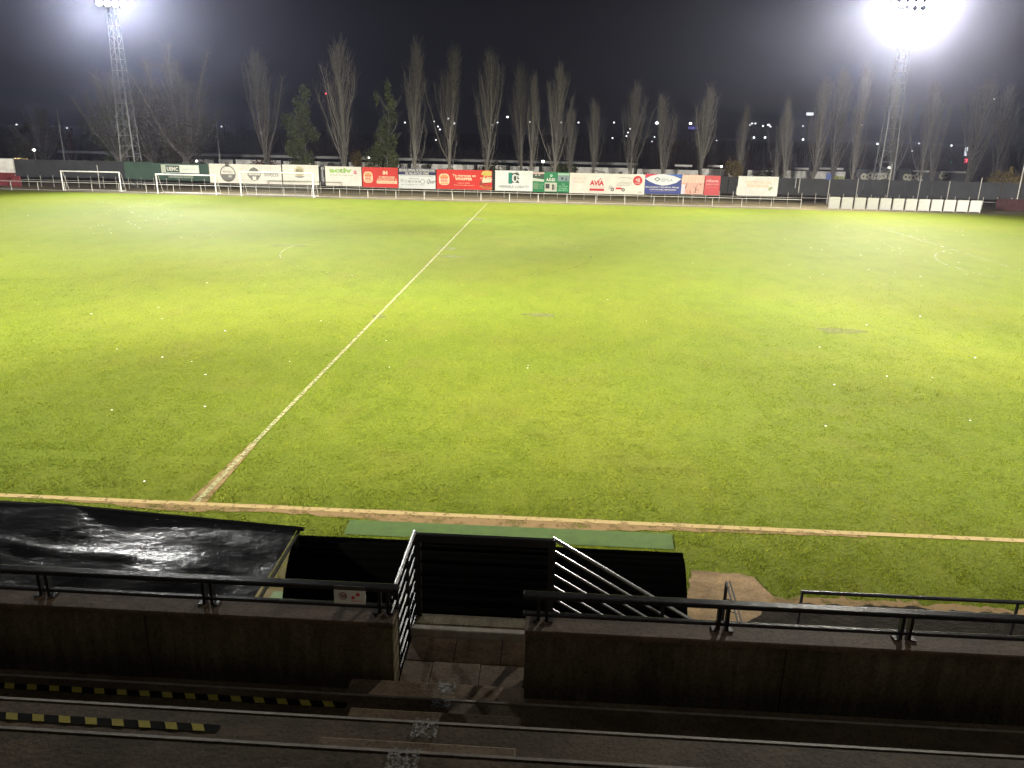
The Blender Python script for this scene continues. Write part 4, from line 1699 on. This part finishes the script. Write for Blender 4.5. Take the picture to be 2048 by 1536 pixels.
willow(345, 92, 107, 1.0, 5, "large spreading half bare tree right of the left floodlight mast", MT['leafb'])
willow(212, 130, 109, .75, 6, "spreading green brown tree left of the left floodlight mast", MT['leafg'])
willow(285, 165, 111, .9, 12, "smaller spreading brown tree just right behind the left mast", MT['leafb'])
willow(70, 205, 118, .9, 8, "dim spreading tree at the far left beyond the fence", MT['leafb'])


def bush(px, pt, pw, Y_, m, label, seed, n=1500):
    t_ = aty(px, pt, Y_)
    wv = (aty(px + pw / 2, pt, Y_) - aty(px - pw / 2, pt, Y_)).length / 2
    q_ = random.Random(seed)
    h = max(1.0, t_.z)
    bl = [(q_.gauss(0, wv * .35), q_.gauss(0, wv * .3), h * q_.uniform(.35, .75), wv * .55, wv * .5, h * .28, 1) for _ in range(9)]
    r = empty("bush", (t_.x, Y_, 0), label, "bush", "bushes behind the fence")
    o = bpy.data.objects.new("foliage", leaf_mass(bl, n, seed, .10, m, "foliage"))
    COL.objects.link(o)
    o.parent = r
    Vt, Ft = [], []
    for _ in range(7):
        a_ = q_.uniform(0, 6.28)
        limb(Vt, Ft, Vector((0, 0, 0)), Vector((math.cos(a_) * .5, math.sin(a_) * .5, 1)).normalized(), h * .8, .05, q_, 4, .1, .15)
    o = bpy.data.objects.new("stems", mesh_from("stems", Vt, Ft, MT['bark']))
    COL.objects.link(o)
    o.parent = r


for k, (px, pt, pw, Y_, m_, lab, n_) in enumerate([
        (712, 300, 26, 110, 'leafy', "small orange leaved bush right of the tallest poplar's trunk", 1200),
        (1474, 318, 34, 110, 'leafy', "yellow brown bush above the gap left of the lone white board", 1600),
        (2018, 338, 60, 96, 'leafy', "yellowish hedge bush just over the fence at the far right", 2200),
        (760, 280, 60, 108, 'leafg', "low green bush at the foot of the slender green tree", 2200),
        (600, 305, 40, 107, 'leafg', "green bush at the foot of the narrow green tree", 1600),
        (45, 270, 70, 116, 'leafb', "brownish bush at the far left above the red and white wall", 2000),
        (135, 258, 18, 122, 'leafr', "small reddish bush behind the left flagpole", 500),
        (250, 300, 80, 112, 'leafg', "dull green bush around the foot of the left mast", 2000),
        (350, 285, 120, 112, 'leafb', "wide brown bush under the large spreading tree", 3000),
        (530, 316, 50, 108, 'leafr', "reddish bush at the foot of the left poplar", 900),
        (980, 316, 50, 110, 'leafb', "brownish bush at the foot of the poplar by the red board", 1200),
        (1130, 322, 60, 112, 'leafg', "dark green bush above the green photograph board", 1600),
        (1540, 330, 50, 112, 'leafb', "thin brown bush above the lone white board", 900)]):
    bush(px, pt, pw, Y_, MT[m_], lab, 50 + k, n_)

# far thicket
q = random.Random(99)
V_, F_ = [], []
for _ in range(8500):
    px = q.uniform(-100, 2200)
    Y_ = q.uniform(132, 160)
    xb = aty(px, 300, Y_).x
    hh_ = (5.5 + 2.2 * math.sin(xb * .09) + 1.4 * math.sin(xb * .31 + 1)) * q.uniform(.35, 1)
    p = Vector((xb, Y_, 0 if q.random() < .35 else hh_ * .45))
    t_ = p + Vector((q.gauss(0, .5), q.gauss(0, .5), hh_ * .6))
    add_prism(V_, F_, p, t_, .045, .01)
    for _ in range(3):
        m0 = p.lerp(t_, q.uniform(.3, .95))
        add_prism(V_, F_, m0, m0 + Vector((q.gauss(0, .5), q.gauss(0, .4), q.uniform(.3, 1.3))), .02, .007)
o = bpy.data.objects.new("far_thicket", mesh_from("far_thicket", V_, F_, MT['redtwig']))
COL.objects.link(o)
tag(o, "dim reddish brown bare thicket beyond the shelter and walls", "thicket", kind="stuff")

# ------------------------------------------------------------------ flagpoles
for (px, pt, pb, Y_, lab) in ((114, 222, 300, 110, "thin bare flagpole above the dark screen at the left"),
                              (431, 226, 318, 112, "thin bare flagpole right of the large spreading tree")):
    A = aty(px, pt, Y_)
    t = MB()
    t.tube((A.x, Y_, 0), (A.x, Y_, A.z), .09, .05, 8)
    t.tube((A.x, Y_, A.z), (A.x, Y_, A.z + .12), .09, .02, 8)
    tag(t.build("flagpole", MT['rail']), lab, "pole", "flagpoles behind the fence")

# ------------------------------------------------------------------ floodlight masts
def mast(tx, ty, ang, label, rows, cols):
    r = empty("floodlight_mast", (tx, ty, 0), label, "floodlight mast", "floodlight masts beyond the far fence" if ty > 50 else "floodlight masts beside the stand")
    hw0, hw1 = .85, .38
    Hm = TOWER_H

    def hw(z):
        return hw0 + (hw1 - hw0) * z / Hm
    for sx in (-1, 1):
        for sy in (-1, 1):
            t = MB()
            t.tube((tx + sx * hw0, ty + sy * hw0, 0), (tx + sx * hw1, ty + sy * hw1, Hm), .07, .05, 5)
            t.build("mast_leg", MT['mast'], r)
    t = MB()
    n_ = 17
    for i in range(n_):
        z0, z1 = Hm * i / n_, Hm * (i + 1) / n_
        a_, b_ = hw(z0), hw(z1)
        c0 = [(-a_, -a_), (a_, -a_), (a_, a_), (-a_, a_)]
        c1 = [(-b_, -b_), (b_, -b_), (b_, b_), (-b_, b_)]
        for k in range(4):
            j = (k + 1) % 4
            t.tube((tx + c1[k][0], ty + c1[k][1], z1), (tx + c1[j][0], ty + c1[j][1], z1), .025, n=3, cap=False)
            if i % 2:
                t.tube((tx + c0[k][0], ty + c0[k][1], z0), (tx + c1[j][0], ty + c1[j][1], z1), .025, n=3, cap=False)
            else:
                t.tube((tx + c0[j][0], ty + c0[j][1], z0), (tx + c1[k][0], ty + c1[k][1], z1), .025, n=3, cap=False)
    t.build("bracing", MT['mast'], r)
    f = Vector((math.cos(ang), math.sin(ang), 0))
    s_ = Vector((-f.y, f.x, 0))
    t = MB()
    c_ = Vector((tx, ty, Hm))
    W_ = cols * .78 / 2
    for k in range(rows):
        zz = Vector((0, 0, .15 + k * .85 - .35))
        t.tube(c_ + f * .35 - s_ * W_ + zz, c_ + f * .35 + s_ * W_ + zz, .05, n=4)
    for sgn_ in (-.6, .6):
        t.tube(c_ + f * .35 + s_ * sgn_ + Vector((0, 0, -.6)), c_ + f * .35 + s_ * sgn_ + Vector((0, 0, rows * .85)), .05, n=4)
    t.box((tx - .5, ty - .5, Hm - .1), (tx + .5, ty + .5, Hm))
    t.build("lamp_rack", MT['galv'], r)
    tilt = R_(-16)
    fd = (f * math.cos(tilt) + Vector((0, 0, math.sin(tilt))))
    for k in range(rows):
        for i in range(cols):
            p = c_ + f * .62 + s_ * ((i - (cols - 1) / 2) * .78) + Vector((0, 0, -.2 + k * .85))
            t = MB()
            t.tube(p - fd * .28, p - fd * .02, .16, .32, 10)
            hd = t.build("floodlight", MT['galv'], r)
            t = MB()
            t.tube(p - fd * .018, p + fd * .012, .31, .31, 12)
            t.build("lens", MT['lamp'], hd)


mast(*TOWERS[0], math.atan2(40 - 90, 30), "left floodlight mast, a lattice tower with a blazing lamp rack", 3, 4)
mast(*TOWERS[1], math.atan2(20 - 90, -24), "right floodlight mast, the brighter lattice tower with a blazing lamp rack", 4, 5)
mast(*NEAR_TOWERS[0], math.atan2(50, 30), "left floodlight mast beside the stand", 3, 4)
mast(*NEAR_TOWERS[1], math.atan2(50, -30), "right floodlight mast beside the stand", 3, 4)

# ------------------------------------------------------------------ lamps
def lamp(px, py, Y_, r, m, label, group, arm=True):
    p = aty(px, py, Y_)
    o = empty("street_lamp", (p.x, Y_, 0), label, "street lamp", group)
    t = MB()
    t.tube((p.x, Y_, 0), (p.x, Y_, p.z - r * .6), .05 + r * .1, .04 + r * .06, 6)
    t.build("lamp_post", MT['rail'] if Y_ < 130 else MT['pillar'], o)
    t = MB()
    bm_n = 8
    for j in range(5):
        t0, t1 = math.pi * j / 5, math.pi * (j + 1) / 5
        for i in range(bm_n):
            a0, a1 = 6.2832 * i / bm_n, 6.2832 * (i + 1) / bm_n
            S_ = lambda th, ph: (p.x + r * math.sin(th) * math.cos(ph), Y_ + r * math.sin(th) * math.sin(ph), p.z + r * .8 * math.cos(th))
            t.quad(S_(t0, a0), S_(t1, a0), S_(t1, a1), S_(t0, a1))
    t.build("lamp_head", m, o)
    return o


for (px, py, r, lab) in ((68, 300, .22, "glowing path lamp at the far left above the dark screen"), (393, 322, .20, "glowing path lamp above the UEMC sign"),
                         (738, 315, .15, "small path lamp above the red badge board"), (1086, 323, .22, "glowing path lamp between the tree emblem and green boards"),
                         (1443, 333, .15, "small path lamp above the small red banner"), (1779, 335, .24, "glowing path lamp at the foot of the right mast")):
    lamp(px, py, 112.0, r, MT['street'], lab, "path lamps behind the fence")
far = [(33, 249), (134, 256), (318, 278), (443, 253), (810, 245), (868, 243), (876, 253), (880, 259), (872, 280), (985, 250), (995, 245), (1060, 244), (1122, 245),
       (1157, 245), (1228, 245), (1225, 276), (1309, 274), (1304, 283), (1433, 281), (1491, 246), (1500, 250), (1504, 247), (1511, 247), (1526, 252), (1541, 253),
       (1606, 252), (1720, 253), (1724, 250), (1787, 253), (1838, 287), (1868, 289), (1824, 302), (1988, 198), (1260, 258), (1256, 265), (1253, 272)]
LANDMARKS = [(0, "above the dark screen at the far left"), (300, "right of the large spreading tree"), (790, "over the navy banded board"),
             (873, "over the long red slogan board"), (990, "over the tree emblem board"), (1066, "over the green photograph board"), (1140, "over the AVIA fuel board"),
             (1290, "over the blue lens board"), (1409, "over the faded red banner"), (1477, "over the lone white board"), (1556, "right of the lone white board"),
             (1700, "beside the right floodlight mast"), (1800, "right of the right floodlight mast")]
ORD = ["leftmost", "second from the left", "third from the left", "fourth from the left", "fifth from the left", "sixth from the left", "seventh from the left",
       "eighth from the left", "ninth from the left", "last"]
far.sort()
seen_ = {}
for (px, py) in far:
    lm_ = [t_ for x_, t_ in LANDMARKS if px >= x_][-1]
    k_ = seen_.get(lm_, 0)
    seen_[lm_] = k_ + 1
    far_label = "tiny distant lamp %s, %s there" % (lm_, ORD[k_])
    Y_ = 330.0 if py < 262 else 210.0
    r = .34 if Y_ > 300 else .20
    lamp(px, py, Y_, r, MT['street2'], far_label, "distant street lamps on the horizon")
for (px, py, r, lab) in ((896, 237, .5, "bright distant lamp seen against the bare poplar by the navy board"), (908, 247, .55, "large hazy distant lamp just right of the poplar by the navy board"),
                         (1015, 234, .5, "bright distant lamp alone between two poplars near the centre"), (1314, 246, .75, "brightest distant lamp, left of the blue lit roof"),
                         (1381, 247, .65, "bright distant lamp directly over the blue lit roof"), (1537, 250, .45, "bright distant lamp in the cluster of lamps right of centre"),
                         (1508, 275, .45, "lower left one of a pair of bright lamps right of centre"), (1530, 275, .48, "lower right one of a pair of bright lamps right of centre"),
                         (1606, 279, .48, "bright low distant lamp between two faint poplars"), (1755, 288, .45, "bright distant lamp just left of the right mast"),
                         (1903, 291, .42, "bright distant lamp left of the lit white sign")):
    lamp(px, py, 330.0, r, MT['street2'], lab, "bright distant lamps")


def glow_box(name, px, py, Y_, w, h, m, label, cat, post=True):
    p = aty(px, py, Y_)
    o = empty(name, (p.x, Y_, 0), label, cat)
    t = MB()
    t.box((p.x - w / 2, Y_ - .1, p.z - h / 2), (p.x + w / 2, Y_ + .1, p.z + h / 2))
    t.build("lit_face", m, o)
    t = MB()
    t.box((p.x - .15, Y_ + .12, 0), (p.x + .15, Y_ + .4, p.z))
    t.build("support", MT['pillar'], o)
    return o


glow_box("lit_billboard", 1620, 228, 330, 2.8, 1.1, MT['signlamp'], "small lit billboard high above the horizon at the right", "billboard")
glow_box("lit_roof_sign", 1385, 256, 335, 3.6, 1.0, MT['bluelamp'], "dim blue lit sign under a bright lamp on the horizon", "sign")
glow_box("lit_strip_sign", 42, 317.5, 120, 2.0, .22, MT['yellowlamp'], "yellow lit strip above the screen at the far left", "sign")
glow_box("lit_pylon_sign", 1932, 303, 240, .7, 2.4, MT['signlamp'], "narrow white lit pylon sign above the red light", "sign")
glow_box("traffic_light", 1933, 322, 200, .9, 1.0, MT['redlamp'], "glowing red traffic light under the white pylon sign", "traffic light")
glow_box("traffic_light", 1901, 325, 200, .55, .5, MT['greenlamp'], "glowing green traffic light left of the red one", "traffic light")
glow_box("warning_light", 652, 187, 400, .7, .7, MT['redlamp'], "single red warning light high in the dark sky beside the tallest poplar", "warning light")

# ------------------------------------------------------------------ white flecks painted as floodlight glints on the grass
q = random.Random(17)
fleck = MB()
fleck.v = [(-.5, -.35, .02), (.45, -.4, .035), (.5, .3, .05), (-.35, .45, .03), (0, 0, .12)]
fleck.f = [(0, 1, 4), (1, 2, 4), (2, 3, 4), (3, 0, 4)]
fleck.mi = [0] * 4
sm = fleck.build("glint_fleck", MT['white'])  # plain white shape standing in for glints on the wet turf
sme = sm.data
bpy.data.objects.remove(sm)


def glint(px, py, sz, label, group=None):
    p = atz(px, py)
    o = bpy.data.objects.new("glint_fleck", sme)
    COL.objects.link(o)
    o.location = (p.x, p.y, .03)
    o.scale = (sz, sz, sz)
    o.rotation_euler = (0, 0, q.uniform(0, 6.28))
    tag(o, label, "glint", group)


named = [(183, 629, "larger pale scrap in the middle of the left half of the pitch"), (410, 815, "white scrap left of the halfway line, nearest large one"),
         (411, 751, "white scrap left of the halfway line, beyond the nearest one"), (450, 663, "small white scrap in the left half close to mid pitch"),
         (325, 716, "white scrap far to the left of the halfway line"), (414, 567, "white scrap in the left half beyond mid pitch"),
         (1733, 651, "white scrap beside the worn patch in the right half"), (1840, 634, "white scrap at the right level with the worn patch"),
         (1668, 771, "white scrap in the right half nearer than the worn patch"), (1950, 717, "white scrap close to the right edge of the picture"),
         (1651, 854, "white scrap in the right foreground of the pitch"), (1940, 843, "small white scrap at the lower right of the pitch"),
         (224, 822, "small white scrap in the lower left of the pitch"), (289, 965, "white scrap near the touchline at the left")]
for px, py, lab in named:  # larger flecks, white painted as glints, placed one by one
    glint(px, py, .055 + .0009 * max(0, 900 - py) * .09, lab)
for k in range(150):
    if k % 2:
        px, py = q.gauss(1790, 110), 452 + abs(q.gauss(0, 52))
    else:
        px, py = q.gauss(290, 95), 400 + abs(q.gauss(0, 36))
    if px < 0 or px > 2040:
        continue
    glint(px, py, q.uniform(.035, .08), "tiny white fleck painted as a floodlight glint on the grass", "tiny painted glints scattered over the grass")
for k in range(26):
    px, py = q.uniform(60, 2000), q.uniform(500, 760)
    glint(px, py, q.uniform(.035, .06), "tiny white fleck painted as a floodlight glint on the grass", "tiny painted glints scattered over the grass")

# ------------------------------------------------------------------ haze added to spread a glow round the floodlights
HZ = 0.0003
m = bpy.data.materials.new("glow_haze")
m.use_nodes = True
nt = m.node_tree
nt.nodes.clear()
ou = nt.nodes.new("ShaderNodeOutputMaterial")
pv = nt.nodes.new("ShaderNodeVolumePrincipled")
pv.inputs["Color"].default_value = (0.68, 0.71, 1.0, 1)
pv.inputs["Density"].default_value = HZ
pv.inputs["Anisotropy"].default_value = 0.93
nt.links.new(pv.outputs[0], ou.inputs["Volume"])
hb = MB()
hb.box((-1500, -60, -1.0), (1500, 1600, 32))
ho = hb.build("haze", m)
ho["kind"] = "stuff"
tag(ho, "thin haze added over the pitch for the glow round the floodlights", "haze")
